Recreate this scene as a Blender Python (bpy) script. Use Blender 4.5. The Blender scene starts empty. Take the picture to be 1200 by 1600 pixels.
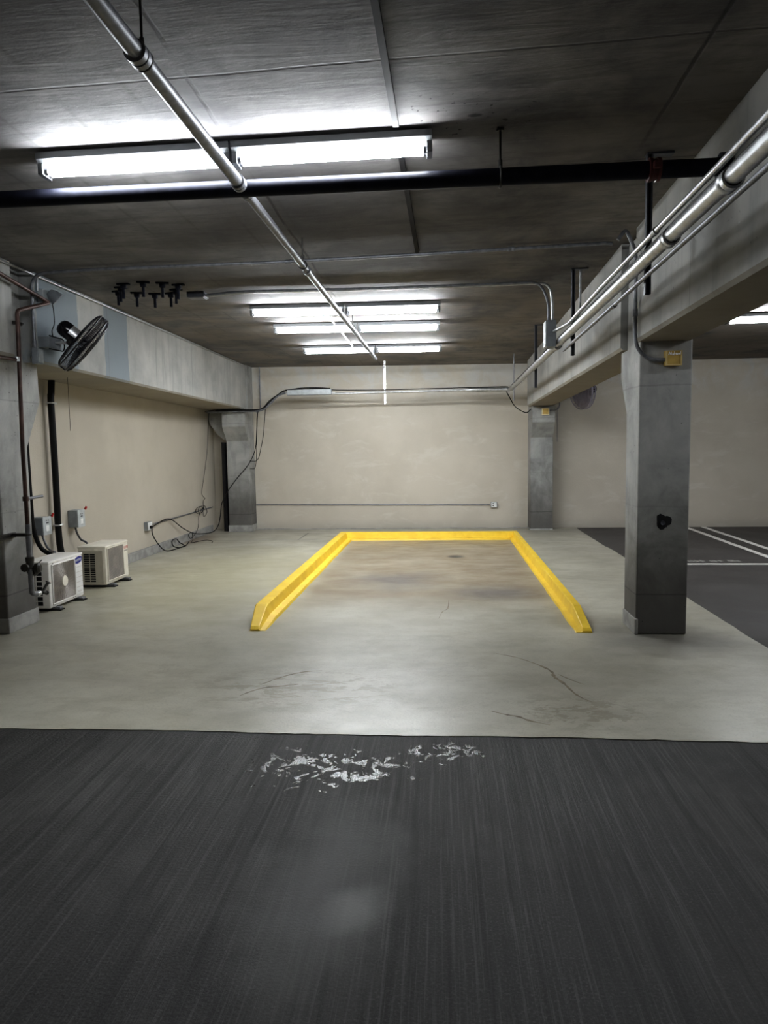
import bpy, bmesh, math, random
from math import sin, cos, pi, sqrt, atan2, radians
from mathutils import Vector, Matrix, Quaternion
random.seed(7)
sc = bpy.context.scene
col = sc.collection
V = Vector

# ------------------------------------------------------------------ nodes
class T:
    """small wrapper for building a node material"""
    def __init__(s, name):
        s.m = bpy.data.materials.new(name); s.m.use_nodes = True
        s.t = s.m.node_tree; s.t.nodes.clear()
        s.out = s.n('ShaderNodeOutputMaterial')
        s.geo = s.n('ShaderNodeNewGeometry')
        sx = s.n('ShaderNodeSeparateXYZ'); s.l(s.geo.outputs['Position'], sx.inputs[0])
        s.P = s.geo.outputs['Position']; s.X, s.Y, s.Z = sx.outputs
    def n(s, k): return s.t.nodes.new(k)
    def l(s, a, b): s.t.links.new(a, b)
    def put(s, v, sock):
        if hasattr(v, 'links'): s.l(v, sock)
        else:
            if isinstance(v, (tuple, list)) and len(v) == 3 and sock.type == 'RGBA': v = (*v, 1)
            sock.default_value = v
    def math(s, op, a, b=0.0, c=0.0, clamp=False):
        n = s.n('ShaderNodeMath'); n.operation = op; n.use_clamp = clamp
        s.put(a, n.inputs[0]); s.put(b, n.inputs[1]); s.put(c, n.inputs[2]); return n.outputs[0]
    def scaled(s, sx, sy, sz):
        n = s.n('ShaderNodeMapping'); s.l(s.P, n.inputs[0]); n.inputs['Scale'].default_value = (sx, sy, sz); return n.outputs[0]
    def noise(s, scale=5, vec=None, detail=4, rough=.55, dist=0.0):
        n = s.n('ShaderNodeTexNoise'); s.l(vec or s.P, n.inputs['Vector'])
        n.inputs['Scale'].default_value = scale; n.inputs['Detail'].default_value = detail
        n.inputs['Roughness'].default_value = rough; n.inputs['Distortion'].default_value = dist
        return n.outputs['Fac']
    def step(s, v, a, b):      # smooth 0..1 between a and b (a>b inverts)
        n = s.n('ShaderNodeMapRange'); n.interpolation_type = 'SMOOTHSTEP'
        s.put(v, n.inputs[0])
        if a < b: n.inputs[1].default_value = a; n.inputs[2].default_value = b
        else:
            n.inputs[1].default_value = b; n.inputs[2].default_value = a
            n.inputs[3].default_value = 1; n.inputs[4].default_value = 0
        return n.outputs[0]
    def mul(s, *a):
        r = a[0]
        for b in a[1:]: r = s.math('MULTIPLY', r, b)
        return r
    def band(s, v, c, w, soft):   # 1 inside |v-c|<w
        d = s.math('ABSOLUTE', s.math('SUBTRACT', v, c)); return s.step(d, w + soft, w)
    def blob(s, cx, cy, rx, ry, e0=1.0, e1=.3, warp=None):
        dx = s.math('DIVIDE', s.math('SUBTRACT', s.X, cx), rx); dy = s.math('DIVIDE', s.math('SUBTRACT', s.Y, cy), ry)
        r = s.math('SQRT', s.math('ADD', s.math('MULTIPLY', dx, dx), s.math('MULTIPLY', dy, dy)))
        if warp is not None: r = s.math('ADD', r, warp)
        return s.step(r, e0, e1)
    def mix(s, f, a, b, mode='MIX'):
        n = s.n('ShaderNodeMix'); n.data_type = 'RGBA'; n.blend_type = mode; n.clamp_factor = True
        s.put(f, n.inputs[0]); s.put(a, n.inputs[6]); s.put(b, n.inputs[7]); return n.outputs[2]
    def lerp(s, f, a, b):
        n = s.n('ShaderNodeMix'); n.data_type = 'FLOAT'
        s.put(f, n.inputs[0]); s.put(a, n.inputs[2]); s.put(b, n.inputs[3]); return n.outputs[0]
    def ramp(s, f, *st):
        n = s.n('ShaderNodeValToRGB'); s.put(f, n.inputs[0]); e = n.color_ramp.elements
        while len(e) < len(st): e.new(.5)
        for i, (p, c) in enumerate(st): e[i].position = p; e[i].color = (*c, 1)
        return n.outputs[0]
    def bsdf(s, color, rough=.7, metal=0.0, bump=None, bstr=.3, bdist=.01, spec=.5):
        n = s.n('ShaderNodeBsdfPrincipled')
        s.put(color, n.inputs['Base Color']); s.put(rough, n.inputs['Roughness']); s.put(metal, n.inputs['Metallic'])
        n.inputs['Specular IOR Level'].default_value = spec
        if bump is not None:
            b = s.n('ShaderNodeBump'); b.inputs['Strength'].default_value = bstr; b.inputs['Distance'].default_value = bdist
            s.l(bump, b.inputs['Height']); s.l(b.outputs[0], n.inputs['Normal'])
        s.l(n.outputs[0], s.out.inputs[0]); return s.m

def simple(name, color, rough=.5, metal=0.0, var=.12, scale=14, bstr=.0, spec=.5):
    t = T(name); nz = t.noise(scale, detail=3)
    c = t.mix(t.step(nz, .3, .7), tuple(x * (1 - var) for x in color), tuple(min(1, x * (1 + var)) for x in color))
    rr = t.lerp(nz, max(0.02, rough - .08), min(1, rough + .08))
    return t.bsdf(c, rr, metal, bump=nz if bstr else None, bstr=bstr, spec=spec)

def mat_ceiling():
    t = T('board formed concrete')
    g = t.noise(1.0, t.scaled(1.6, 11, 3), 7, .7, .5)
    g2 = t.noise(1.0, t.scaled(3.5, 30, 5), 5, .65, .5)
    blot = t.noise(1.5, None, 7, .68, .35); big = t.noise(.55, None, 3, .5, .3)
    c = t.ramp(blot, (.32, (.078, .074, .076)), (.47, (.172, .164, .162)), (.66, (.31, .295, .285)))
    c = t.mix(t.mul(t.step(g, .47, .66), .55), c, (.07, .066, .066))
    c = t.mix(t.mul(t.step(g2, .54, .72), .28), c, (.29, .275, .26))
    c = t.mix(t.mul(t.step(t.X, .6, -1.2), .35), c, (.17, .17, .19))
    c = t.mix(t.mul(t.step(big, .46, .58), .5), c, (.07, .064, .062))
    warm = t.mul(t.math('MAXIMUM', t.step(t.Y, 6.0, 8.5), t.mul(t.step(t.X, -.1, .8), .5)), t.step(blot, .35, .6), .5)
    c = t.mix(warm, c, (.215, .175, .135))
    wob = t.math('MULTIPLY', t.math('SUBTRACT', t.noise(2.5), .5), .03)
    # faint plywood grid
    gx = t.math('ABSOLUTE', t.math('SUBTRACT', t.math('FRACT', t.math('ADD', t.math('MULTIPLY', t.X, 2.9), wob)), .5))
    gy = t.math('ABSOLUTE', t.math('SUBTRACT', t.math('FRACT', t.math('MULTIPLY', t.Y, 2.9)), .5))
    gm = t.math('MAXIMUM', t.step(gx, .44, .5), t.step(gy, .44, .5))
    c = t.mix(t.mul(gm, t.step(t.X, -.1, -1.6), t.step(t.noise(2.2), .42, .62), .34), c, (.06, .055, .05))
    yw = t.math('ADD', t.Y, t.math('MULTIPLY', t.math('SUBTRACT', t.noise(1.3), .5), .04))
    xw = t.math('ADD', t.X, wob)
    j = t.band(yw, 3.17, .004, .006)
    for y in (1.95, 4.39, 8.05, 9.27): j = t.math('MAXIMUM', j, t.band(yw, y, .003, .006))
    j = t.mul(j, .6)
    j = t.math('MAXIMUM', j, t.mul(t.band(xw, -1.09, .004, .01), t.step(t.noise(1.7), .4, .55), .8))
    j = t.math('MAXIMUM', j, t.mul(t.band(xw, 1.1, .004, .012), t.step(t.Y, 4.4, 3.8), .8))
    c = t.mix(t.mul(j, .8), c, (.03, .028, .027))
    # spalls and bug holes near the channel
    sp = t.mul(t.step(t.noise(26, None, 2, .5), .66, .71), t.blob(.12, 3.72, .48, .35, 1, .5))
    sp = t.math('MAXIMUM', sp, t.blob(.17, 3.72, .05, .025, 1.2, .6, t.math('MULTIPLY', t.noise(60), .4)))
    c = t.mix(sp, c, (.03, .028, .028))
    b = t.math('ADD', t.math('MULTIPLY', g, .6), t.math('SUBTRACT', t.math('MULTIPLY', t.noise(9), .25), t.math('MULTIPLY', j, .7)))
    return t.bsdf(c, .82, bump=b, bstr=.35, bdist=.02)

def mat_beam():
    t = T('cast beam concrete')
    v = t.noise(1.0, t.scaled(9, 9, .9), 5, .6, .2)
    b = t.noise(1.6, None, 5, .6)
    c = t.ramp(b, (.3, (.30, .30, .292)), (.5, (.42, .42, .405)), (.72, (.53, .525, .50)))
    c = t.mix(t.mul(t.step(v, .5, .68), .4), c, (.27, .27, .265))
    nw = t.math('MULTIPLY', t.math('SUBTRACT', t.noise(3.5), .5), .12)
    y = t.math('ADD', t.Y, nw)
    blue = t.math('MAXIMUM', t.band(y, 6.33, .34, .02), t.band(y, 7.50, .27, .02))
    left = t.step(t.X, -3.3, -3.4)
    c = t.mix(t.mul(blue, left, .92), c, (.255, .30, .335))
    # form joints on the face
    j = t.band(t.Y, 4.45, .003, .006)
    for yy in (7.3, 8.55, 9.8, 11.3, 2.6): j = t.math('MAXIMUM', j, t.band(t.Y, yy, .002, .005))
    c = t.mix(t.mul(j, .4), c, (.16, .16, .155))
    pits = t.step(t.noise(55, None, 1), .74, .78)
    c = t.mix(t.mul(pits, .5), c, (.12, .12, .12))
    # soffits, found by their downward normals, mixed towards a darker tan
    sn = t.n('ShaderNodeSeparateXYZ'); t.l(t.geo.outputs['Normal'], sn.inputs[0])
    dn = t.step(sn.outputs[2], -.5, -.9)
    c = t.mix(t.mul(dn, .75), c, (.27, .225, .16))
    return t.bsdf(c, .75, bump=t.math('ADD', v, t.math('MULTIPLY', t.noise(30), .3)), bstr=.15)

def mat_column():
    t = T('column concrete')
    v = t.noise(1.0, t.scaled(7, 7, 1.6), 5, .6, .3)
    b = t.noise(2.6, None, 6, .65, .4)
    c = t.ramp(b, (.28, (.22, .222, .215)), (.5, (.35, .352, .34)), (.74, (.46, .455, .44)))
    c = t.mix(t.mul(t.step(v, .5, .7), .35), c, (.2, .2, .195))
    # lower shade painted into the colour, darker and browner towards the floor
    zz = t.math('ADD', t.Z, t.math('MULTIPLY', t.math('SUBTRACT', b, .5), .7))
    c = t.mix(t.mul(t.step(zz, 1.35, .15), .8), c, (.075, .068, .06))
    for z, a in ((.32, .6), (1.0, .12), (1.92, .2)):
        zj = t.math('ADD', t.Z, t.math('MULTIPLY', t.math('SUBTRACT', t.noise(4), .5), .02))
        c = t.mix(t.mul(t.band(zj, z, .003, .006), a), c, (.06, .058, .055))
    pits = t.step(t.noise(42, None, 1), .74, .78)
    c = t.mix(t.mul(pits, .75), c, (.03, .03, .03))
    return t.bsdf(c, .75, bump=t.math('ADD', b, t.math('MULTIPLY', t.noise(40), .4)), bstr=.2)

def mat_wall(name, upper):
    t = T(name)
    b = t.noise(.9, None, 5, .6); f = t.noise(60, t.scaled(1, 1, 1), 3)
    c = t.mix(t.step(b, .35, .65), (.50, .458, .388), (.56, .515, .44))
    if upper:   # worn, chalky top of the end wall and patched trowel marks
        w = t.noise(2.2, None, 7, .7, .9)
        c = t.mix(t.mul(t.step(t.Z, 2.1, 2.7), t.step(w, .38, .62), .75), c, (.56, .56, .55))
        c = t.mix(t.mul(t.step(t.noise(1.0, t.scaled(1.6, 1, 4), 7, .7, .6), .52, .68), .45), c, (.63, .60, .54))
        c = t.mix(t.mul(t.step(t.Z, .22, .0), .45), c, (.30, .28, .24))
    return t.bsdf(c, .62, bump=t.math('ADD', f, t.math('MULTIPLY', t.noise(5, None, 6, .7, .8), 1.2 if upper else .3)), bstr=.22, bdist=.008)

def mat_slab():
    t = T('sealed grey concrete slab')
    b = t.noise(.8, None, 5, .55, .2); st = t.noise(1.0, t.scaled(1.3, 2.6, 1), 7, .62, .4)
    f = t.noise(70, None, 3)
    c = t.ramp(b, (.3, (.35, .335, .275)), (.5, (.45, .435, .363)), (.72, (.53, .512, .435)))
    c = t.mix(t.mul(t.step(st, .38, .75), .5), c, (.27, .252, .2))
    c = t.mix(t.mul(t.step(t.noise(1.0, t.scaled(2.6, 4, 1), 8, .72, .3), .42, .75), .35), c, (.52, .5, .44))
    wp = t.math('MULTIPLY', t.math('SUBTRACT', t.noise(1.6, None, 5), .5), 1.3)
    c = t.mix(t.mul(t.step(t.noise(4.5, None, 6, .7, .2), .48, .66), .35), c, (.30, .28, .225))
    c = t.mix(t.mul(t.step(t.noise(2.0, t.scaled(1, 2.2, 1), 6, .68, .4), .5, .68), .38), c, (.33, .30, .225))
    c = t.mix(t.mul(t.step(t.noise(85, None, 2), .52, .72), .28), c, (.24, .23, .2))
    # ochre seepage beside the left wall and along the stall rear
    c = t.mix(t.mul(t.blob(-2.7, 8.2, 1.5, 2.6, 1.2, .2, wp), .5), c, (.42, .385, .235))
    c = t.mix(t.mul(t.band(t.X, -.2, 1.1, .25), t.band(t.Y, 9.2, 2.0, 1.0), t.lerp(t.step(st, .35, .65), .6, .95)), c, (.245, .195, .13))
    c = t.mix(t.mul(t.blob(.55, 7.2, .55, .38, 1.3, .0, wp), .85), c, (.13, .12, .12))
    c = t.mix(t.mul(t.blob(-.55, 7.9, .6, .6, 1.3, .0, wp), .75), c, (.14, .13, .13))
    c = t.mix(t.blob(.155, 9.57, .13, .13, 1.2, .5, t.math('MULTIPLY', wp, .4)), c, (.05, .048, .05))
    c = t.mix(t.mul(t.blob(1.55, 5.45, .6, .45, 1.3, .2, wp), .6), c, (.17, .16, .145))
    c = t.mix(t.mul(t.step(t.Y, 11.6, 12.6), t.step(t.noise(2), .3, .6), .5), c, (.24, .225, .19))
    c = t.mix(t.mul(t.blob(-3.7, 5.9, .5, .9, 1.3, .1, wp), .4), c, (.2, .19, .165))
    c = t.mix(t.mul(t.blob(-4.1, 11.4, .35, .8, 1.2, .2, wp), .7), c, (.19, .13, .09))
    c = t.mix(t.mul(t.step(t.noise(4.5, t.scaled(1, 2.2, 1), 7, .75, .3), .50, .56), t.blob(-.9, 4.3, .9, .45, 1.1, .3), .6), c, (.25, .215, .15))
    c = t.mix(t.mul(t.step(t.noise(5.5, t.scaled(1.2, 1.8, 1), 7, .75, .3), .50, .55), t.blob(.75, 3.95, .5, .35, 1.1, .3), .55), c, (.22, .19, .14))
    yj = t.math('ADD', t.Y, t.math('MULTIPLY', t.math('SUBTRACT', t.noise(2), .5), .03))
    j = t.mul(t.band(yj, 11.35, .008, .012), t.step(t.X, -1.9, -2.1))
    j = t.math('MAXIMUM', j, t.mul(t.band(t.X, -2.35, .008, .012), t.band(t.Y, 11.8, .45, .02)))
    c = t.mix(t.mul(j, .75), c, (.08, .075, .065))
    r = t.lerp(t.step(t.noise(2.4, t.scaled(1, 1.6, 1), 6, .65, .3), .3, .7), .30, .47)
    return t.bsdf(c, r, bump=t.math('ADD', f, t.math('MULTIPLY', t.noise(14, None, 4), 1.0)), bstr=.16, bdist=.006, spec=.42)

def mat_asphalt():
    t = T('broomed dark coating')
    s1 = t.noise(1.0, t.scaled(70, 1.1, 1), 8, .75, .1); s2 = t.noise(1.0, t.scaled(20, .7, 1), 4, .6, .2)
    b = t.noise(1.1, None, 6, .65, .5)
    c = t.ramp(b, (.32, (.016, .015, .0145)), (.48, (.034, .0325, .031)), (.68, (.08, .077, .074)))
    near = t.step(t.Y, 3.9, 3.5)
    c = t.mix(t.mul(t.step(t.noise(.7, None, 4, .6, .6), .42, .6), .5), c, (.018, .017, .0165))
    c = t.mix(t.mul(t.step(t.noise(120, None, 2), .5, .7), .3), c, (.13, .125, .12))
    c = t.mix(t.mul(t.step(s1, .5, .6), near, .5), c, (.105, .102, .098))
    c = t.mix(t.mul(t.step(s2, .5, .64), near, .55), c, (.012, .0115, .011))
    wp = t.math('MULTIPLY', t.math('SUBTRACT', t.noise(2.2, None, 5), .5), 1.4)
    c = t.mix(t.mul(t.blob(-.42, 2.35, .3, .75, 1.2, .0, wp), .8), c, (.14, .138, .135))  # soft glare of the tubes painted into the colour as a pale patch
    c = t.mix(t.mul(t.blob(-.3, 2.2, .13, .14, 1.2, .1, wp), .6), c, (.27, .27, .26))  # brighter core of the painted glare
    far = t.step(t.Y, 3.7, 4.5)
    c = t.mix(t.mul(far, .5), c, (.115, .105, .10))
    # wet spots just before the slab
    wn = t.noise(1.0, t.scaled(15, 13, 1), 7, .72, .9)
    zone = t.math('MAXIMUM', t.blob(-.55, 3.22, .72, .34, 1.1, .2), t.mul(t.blob(.0, 3.42, .34, .15, 1.1, .3), 1.15))
    zone = t.math('MAXIMUM', zone, t.mul(t.blob(-.42, 3.13, .26, .1, 1.1, .3), 1.25))
    wet = t.step(t.math('ADD', wn, t.math('MULTIPLY', zone, .17)), .665, .70)
    wet = t.mul(wet, t.step(zone, .05, .3))
    c = t.mix(t.mul(wet, .6), c, (.03, .03, .03))
    r = t.lerp(wet, t.lerp(t.step(b, .3, .7), .5, .66), .09)
    bm = t.math('ADD', t.math('MULTIPLY', s1, 1.0), t.math('MULTIPLY', t.noise(90, None, 2), .5))
    bm = t.mul(bm, t.lerp(wet, 1.0, .35))
    return t.bsdf(c, r, bump=bm, bstr=.6, bdist=.008, spec=.28)

def mat_yellow():
    t = T('yellow curb paint')
    b = t.noise(6, None, 5, .6)
    c = t.mix(t.step(b, .3, .7), (.82, .54, .035), (.93, .66, .055))
    c = t.mix(t.mul(t.step(t.noise(30, None, 3), .66, .74), .3), c, (.9, .78, .35))
    c = t.mix(t.mul(t.step(t.Z, .03, .004), .35), c, (.55, .38, .06))
    return t.bsdf(c, .45, bump=b, bstr=.25, bdist=.01)

def emit(name, color, strength):
    t = T(name); e = t.n('ShaderNodeEmission'); e.inputs[0].default_value = (*color, 1); e.inputs[1].default_value = strength
    t.l(e.outputs[0], t.out.inputs[0]); return t.m

M = dict(
    ceiling=mat_ceiling(), beam=mat_beam(), column=mat_column(), wallb=mat_wall('beige end wall paint', True),
    wall=mat_wall('beige side wall paint', False), slab=mat_slab(), asphalt=mat_asphalt(), yellow=mat_yellow(),
    plinth=simple('pale grey plinth', (.34, .335, .32), .7, var=.2, scale=9, bstr=.1),
    galv=simple('galvanized steel', (.50, .51, .52), .4, .85, var=.15, scale=20),
    galvd=simple('dull conduit steel', (.21, .215, .235), .45, .45, var=.2, scale=20),
    channel=simple('dark painted channel', (.022, .021, .023), .7, 0, spec=.2),
    strut=simple('dark strut steel', (.085, .09, .105), .5, .5),
    blackpipe=simple('black painted pipe', (.013, .014, .024), .65, 0, var=.3, spec=.18),
    red=simple('dark red coupling', (.11, .028, .025), .45, 0),
    rust=simple('rusty brown pipe', (.085, .05, .042), .5, .35, var=.45, scale=9),
    iron=simple('dark iron', (.05, .048, .045), .5, .4, var=.3),
    white=simple('aged white enamel', (.22, .23, .24), .6, 0, var=.04, spec=.2),
    acwhite=simple('cool white casing', (.84, .82, .79), .42, 0, var=.04),
    accream=simple('cream casing', (.78, .74, .65), .45, 0, var=.05),
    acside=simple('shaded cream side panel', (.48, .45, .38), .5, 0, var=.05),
    acpanel=simple('smooth white louvre panel', (.80, .80, .79), .38, 0, var=.02),
    grille=simple('grey brown fan grille', (.52, .48, .44), .4, .1, var=.08),
    dark=simple('unlit inside', (.006, .006, .008), .8),
    fin=simple('condenser fins', (.34, .31, .29), .5, .4, var=.2, scale=30),
    blue=simple('deep blue badge', (.02, .03, .27), .35),
    redtxt=simple('faded red print', (.55, .12, .10), .5),
    greytxt=simple('grey print', (.3, .28, .26), .5),
    whitetxt=simple('white print', (.85, .85, .85), .5),
    boxgrey=simple('grey enclosure', (.27, .29, .31), .45, .2),
    boxlight=simple('pale grey enclosure door', (.47, .50, .52), .4, .1),
    label=simple('white sticker', (.85, .86, .86), .5),
    handle=simple('red lever', (.45, .02, .02), .35),
    cable=simple('black cord', (.007, .007, .008), .5, spec=.25),
    fanblack=simple('gloss black', (.008, .008, .012), .18),
    fanwire=simple('dark wire guard', (.035, .035, .045), .3, .4, var=.2),
    fanblade=simple('dark fan blade', (.045, .045, .055), .35, .4),
    silver=simple('brushed aluminium', (.62, .63, .64), .35, .7),
    tan=simple('tan cover plate', (.52, .36, .11), .5),
    tanlight=simple('tan rim', (.66, .52, .24), .5),
    cream=simple('cream cover plate', (.68, .62, .42), .5),
    rubber=simple('black rubber', (.015, .015, .015), .8),
    line=simple('white floor paint', (.70, .68, .64), .6, var=.14, scale=18),
    worn=simple('worn floor paint', (.24, .235, .22), .6, var=.3, scale=30),
    stain=simple('brown stain', (.21, .175, .12), .55, var=.3, scale=12),
    ghost=simple('fan back plate grey', (.36, .34, .42), .35, .3),
    tube=emit('lit fluorescent tube', (.93, .97, 1.0), 30.0),
)

# ------------------------------------------------------------------ mesh builder
class MB:
    def __init__(s): s.v = []; s.f = []; s.mi = []; s.cur = 0
    def slot(s, i): s.cur = i; return s
    def add(s, vs, fs, Mx=None):
        o = len(s.v)
        for p in vs: s.v.append(tuple(Mx @ V(p)) if Mx else tuple(p))
        for f in fs: s.f.append(tuple(o + i for i in f)); s.mi.append(s.cur)
        return s
    def box(s, lo, hi, Mx=None, bev=0.0):
        lo = [min(a, b) for a, b in zip(lo, hi)], [max(a, b) for a, b in zip(lo, hi)]
        (x0, y0, z0), (x1, y1, z1) = lo
        if bev > 0:
            bm = bmesh.new(); bmesh.ops.create_cube(bm, size=1)
            bmesh.ops.scale(bm, vec=(x1 - x0, y1 - y0, z1 - z0), verts=bm.verts)
            bmesh.ops.translate(bm, vec=((x0 + x1) / 2, (y0 + y1) / 2, (z0 + z1) / 2), verts=bm.verts)
            bmesh.ops.bevel(bm, geom=bm.edges[:], offset=bev, segments=3, affect='EDGES', profile=.5)
            bm.verts.index_update()
            s.add([v.co[:] for v in bm.verts], [[v.index for v in f.verts] for f in bm.faces], Mx); bm.free(); return s
        vs = [(x0, y0, z0), (x1, y0, z0), (x1, y1, z0), (x0, y1, z0), (x0, y0, z1), (x1, y0, z1), (x1, y1, z1), (x0, y1, z1)]
        return s.add(vs, [(0, 3, 2, 1), (4, 5, 6, 7), (0, 1, 5, 4), (1, 2, 6, 5), (2, 3, 7, 6), (3, 0, 4, 7)], Mx)
    def prism(s, poly, axis, a, b):
        """polygon in the other two axes, extruded along axis from a to b"""
        def mk(p, t):
            return (t, p[0], p[1]) if axis == 0 else (p[0], t, p[1]) if axis == 1 else (p[0], p[1], t)
        n = len(poly); vs = [mk(p, a) for p in poly] + [mk(p, b) for p in poly]
        fs = [tuple(range(n)), tuple(range(2 * n - 1, n - 1, -1))]
        fs += [(i, (i + 1) % n, n + (i + 1) % n, n + i)[::-1] for i in range(n)]
        return s.add(vs, fs)
    def tube(s, pts, r, seg=10, closed=False, caps=True):
        pts = [V(p) for p in pts]; n = len(pts)
        rr = r if isinstance(r, (list, tuple)) else [r] * n
        tang = []
        for i in range(n):
            if closed: d = pts[(i + 1) % n] - pts[i - 1]
            else: d = pts[min(i + 1, n - 1)] - pts[max(i - 1, 0)]
            tang.append(d.normalized() if d.length > 1e-9 else V((0, 0, 1)))
        up = V((0, 0, 1)) if abs(tang[0].z) < .9 else V((1, 0, 0))
        nx = tang[0].cross(up).normalized(); o = len(s.v)
        for i in range(n):
            if i:
                q = tang[i - 1].rotation_difference(tang[i]); nx = q @ nx
            nx = (nx - tang[i] * nx.dot(tang[i])).normalized(); ny = tang[i].cross(nx)
            for k in range(seg):
                a = 2 * pi * k / seg; s.v.append(tuple(pts[i] + (nx * cos(a) + ny * sin(a)) * rr[i]))
        m = n if closed else n - 1
        for i in range(m):
            for k in range(seg):
                a = o + i * seg + k; b = o + i * seg + (k + 1) % seg
                c = o + ((i + 1) % n) * seg + (k + 1) % seg; d = o + ((i + 1) % n) * seg + k
                s.f.append((a, b, c, d)); s.mi.append(s.cur)
        if caps and not closed:
            s.f.append(tuple(o + k for k in range(seg))[::-1]); s.mi.append(s.cur)
            s.f.append(tuple(o + (n - 1) * seg + k for k in range(seg))); s.mi.append(s.cur)
        return s
    def cyl(s, a, b, r, seg=20, r2=None): return s.tube([a, b], [r, r2 if r2 is not None else r], seg)
    def lathe(s, prof, c, axis, seg=28):
        """prof: (radius, distance along axis)"""
        ax = V(axis).normalized(); u = ax.orthogonal().normalized(); w = ax.cross(u); c = V(c)
        o = len(s.v); n = len(prof)
        for (r, h) in prof:
            for k in range(seg):
                a = 2 * pi * k / seg; s.v.append(tuple(c + ax * h + (u * cos(a) + w * sin(a)) * max(r, 1e-5)))
        for i in range(n - 1):
            for k in range(seg):
                s.f.append((o + i * seg + k, o + i * seg + (k + 1) % seg, o + (i + 1) * seg + (k + 1) % seg, o + (i + 1) * seg + k)); s.mi.append(s.cur)
        return s
    def build(s, name, mats, parent=None, smooth=False, origin=None):
        me = bpy.data.meshes.new(name)
        off = V(origin) if origin else V((0, 0, 0))
        if parent is not None and not origin:
            off = world_loc(parent)
        me.from_pydata([tuple(V(p) - off) for p in s.v], [], s.f)
        if not isinstance(mats, (list, tuple)): mats = [mats]
        for m in mats: me.materials.append(m)
        for p, i in zip(me.polygons, s.mi): p.material_index = i; p.use_smooth = smooth
        bm = bmesh.new(); bm.from_mesh(me); bmesh.ops.recalc_face_normals(bm, faces=bm.faces); bm.to_mesh(me); bm.free()
        if smooth:
            try: me.set_sharp_from_angle(angle=radians(38))
            except Exception: pass
        o = bpy.data.objects.new(name, me); col.objects.link(o)
        if parent is not None: o.parent = parent; o.location = off - world_loc(parent)
        else: o.location = off
        return o

def world_loc(o):
    p = V(o.location)
    while o.parent is not None: o = o.parent; p = p + V(o.location)
    return p
def tag(o, label=None, cat=None, group=None, kind=None):
    if label: o['label'] = label
    if cat: o['category'] = cat
    if group: o['group'] = group
    if kind: o['kind'] = kind
    return o
def thing(name, loc, label, cat, group=None):
    o = bpy.data.objects.new(name, None); col.objects.link(o); o.location = loc; o.empty_display_size = .05
    return tag(o, label, cat, group)
def copy_tree(root, delta, label=None, group=None):
    r = root.copy(); col.objects.link(r); r.location = V(root.location) + V(delta)
    if label: r['label'] = label
    if group: r['group'] = group
    for ch in list(root.children):
        c = ch.copy(); col.objects.link(c); c.parent = r
        for g in list(ch.children):
            d = g.copy(); col.objects.link(d); d.parent = c
    return r
def bend(pts, rad=.06, n=6):
    """rounds the corners of a polyline"""
    pts = [V(p) for p in pts]; out = [pts[0]]
    for i in range(1, len(pts) - 1):
        a, b, c = pts[i - 1], pts[i], pts[i + 1]
        r = min(rad, (a - b).length * .48, (c - b).length * .48)
        p = b + (a - b).normalized() * r; q = b + (c - b).normalized() * r
        for k in range(n + 1):
            t = k / n; out.append(p * (1 - t) ** 2 + b * 2 * t * (1 - t) + q * t * t)
    out.append(pts[-1]); return out
def cat(pts, n=8):
    """smooth curve through the points"""
    pts = [V(p) for p in pts]; P = [pts[0] * 2 - pts[1]] + pts + [pts[-1] * 2 - pts[-2]]; out = []
    for i in range(1, len(P) - 2):
        a, b, c, d = P[i - 1:i + 3]
        for k in range(n):
            t = k / n
            out.append(.5 * ((2 * b) + (c - a) * t + (2 * a - 5 * b + 4 * c - d) * t * t + (3 * b - a - 3 * c + d) * t ** 3))
    out.append(pts[-1]); return out
def text_mesh(name, body, size, Mx, m, parent, ext=.0008, sx=1.0):
    cu = bpy.data.curves.new(name, 'FONT'); cu.body = body; cu.size = size; cu.extrude = ext
    cu.align_x = 'CENTER'; cu.align_y = 'CENTER'
    o = bpy.data.objects.new(name, cu); col.objects.link(o)
    dg = bpy.context.evaluated_depsgraph_get(); me = bpy.data.meshes.new_from_object(o.evaluated_get(dg))
    bpy.data.objects.remove(o); base = world_loc(parent)
    me.transform(Matrix.Translation(-base) @ Mx @ Matrix.Diagonal((sx, 1, 1, 1)))
    me.materials.clear(); me.materials.append(m); me.name = name
    t = bpy.data.objects.new(name, me); col.objects.link(t); t.parent = parent
    return t

# ------------------------------------------------------------------ room shell
XL, XR, YF, YB = -4.17, 9.0, -3.2, 12.85
def CZ(x, y):      # height of the slightly tilted ceiling
    l = 2.94 + (12.6 - y) * .0105; r = 2.89 + (12.6 - y) * .028
    t = min(max((x + 3.45) / 4.93, 0), 1); return l + (r - l) * t

b = MB(); b.box((XL - .3, YF, -.2), (XR, YB + .2, 0)); tag(b.build('floor', M['asphalt']), kind='structure')

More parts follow.
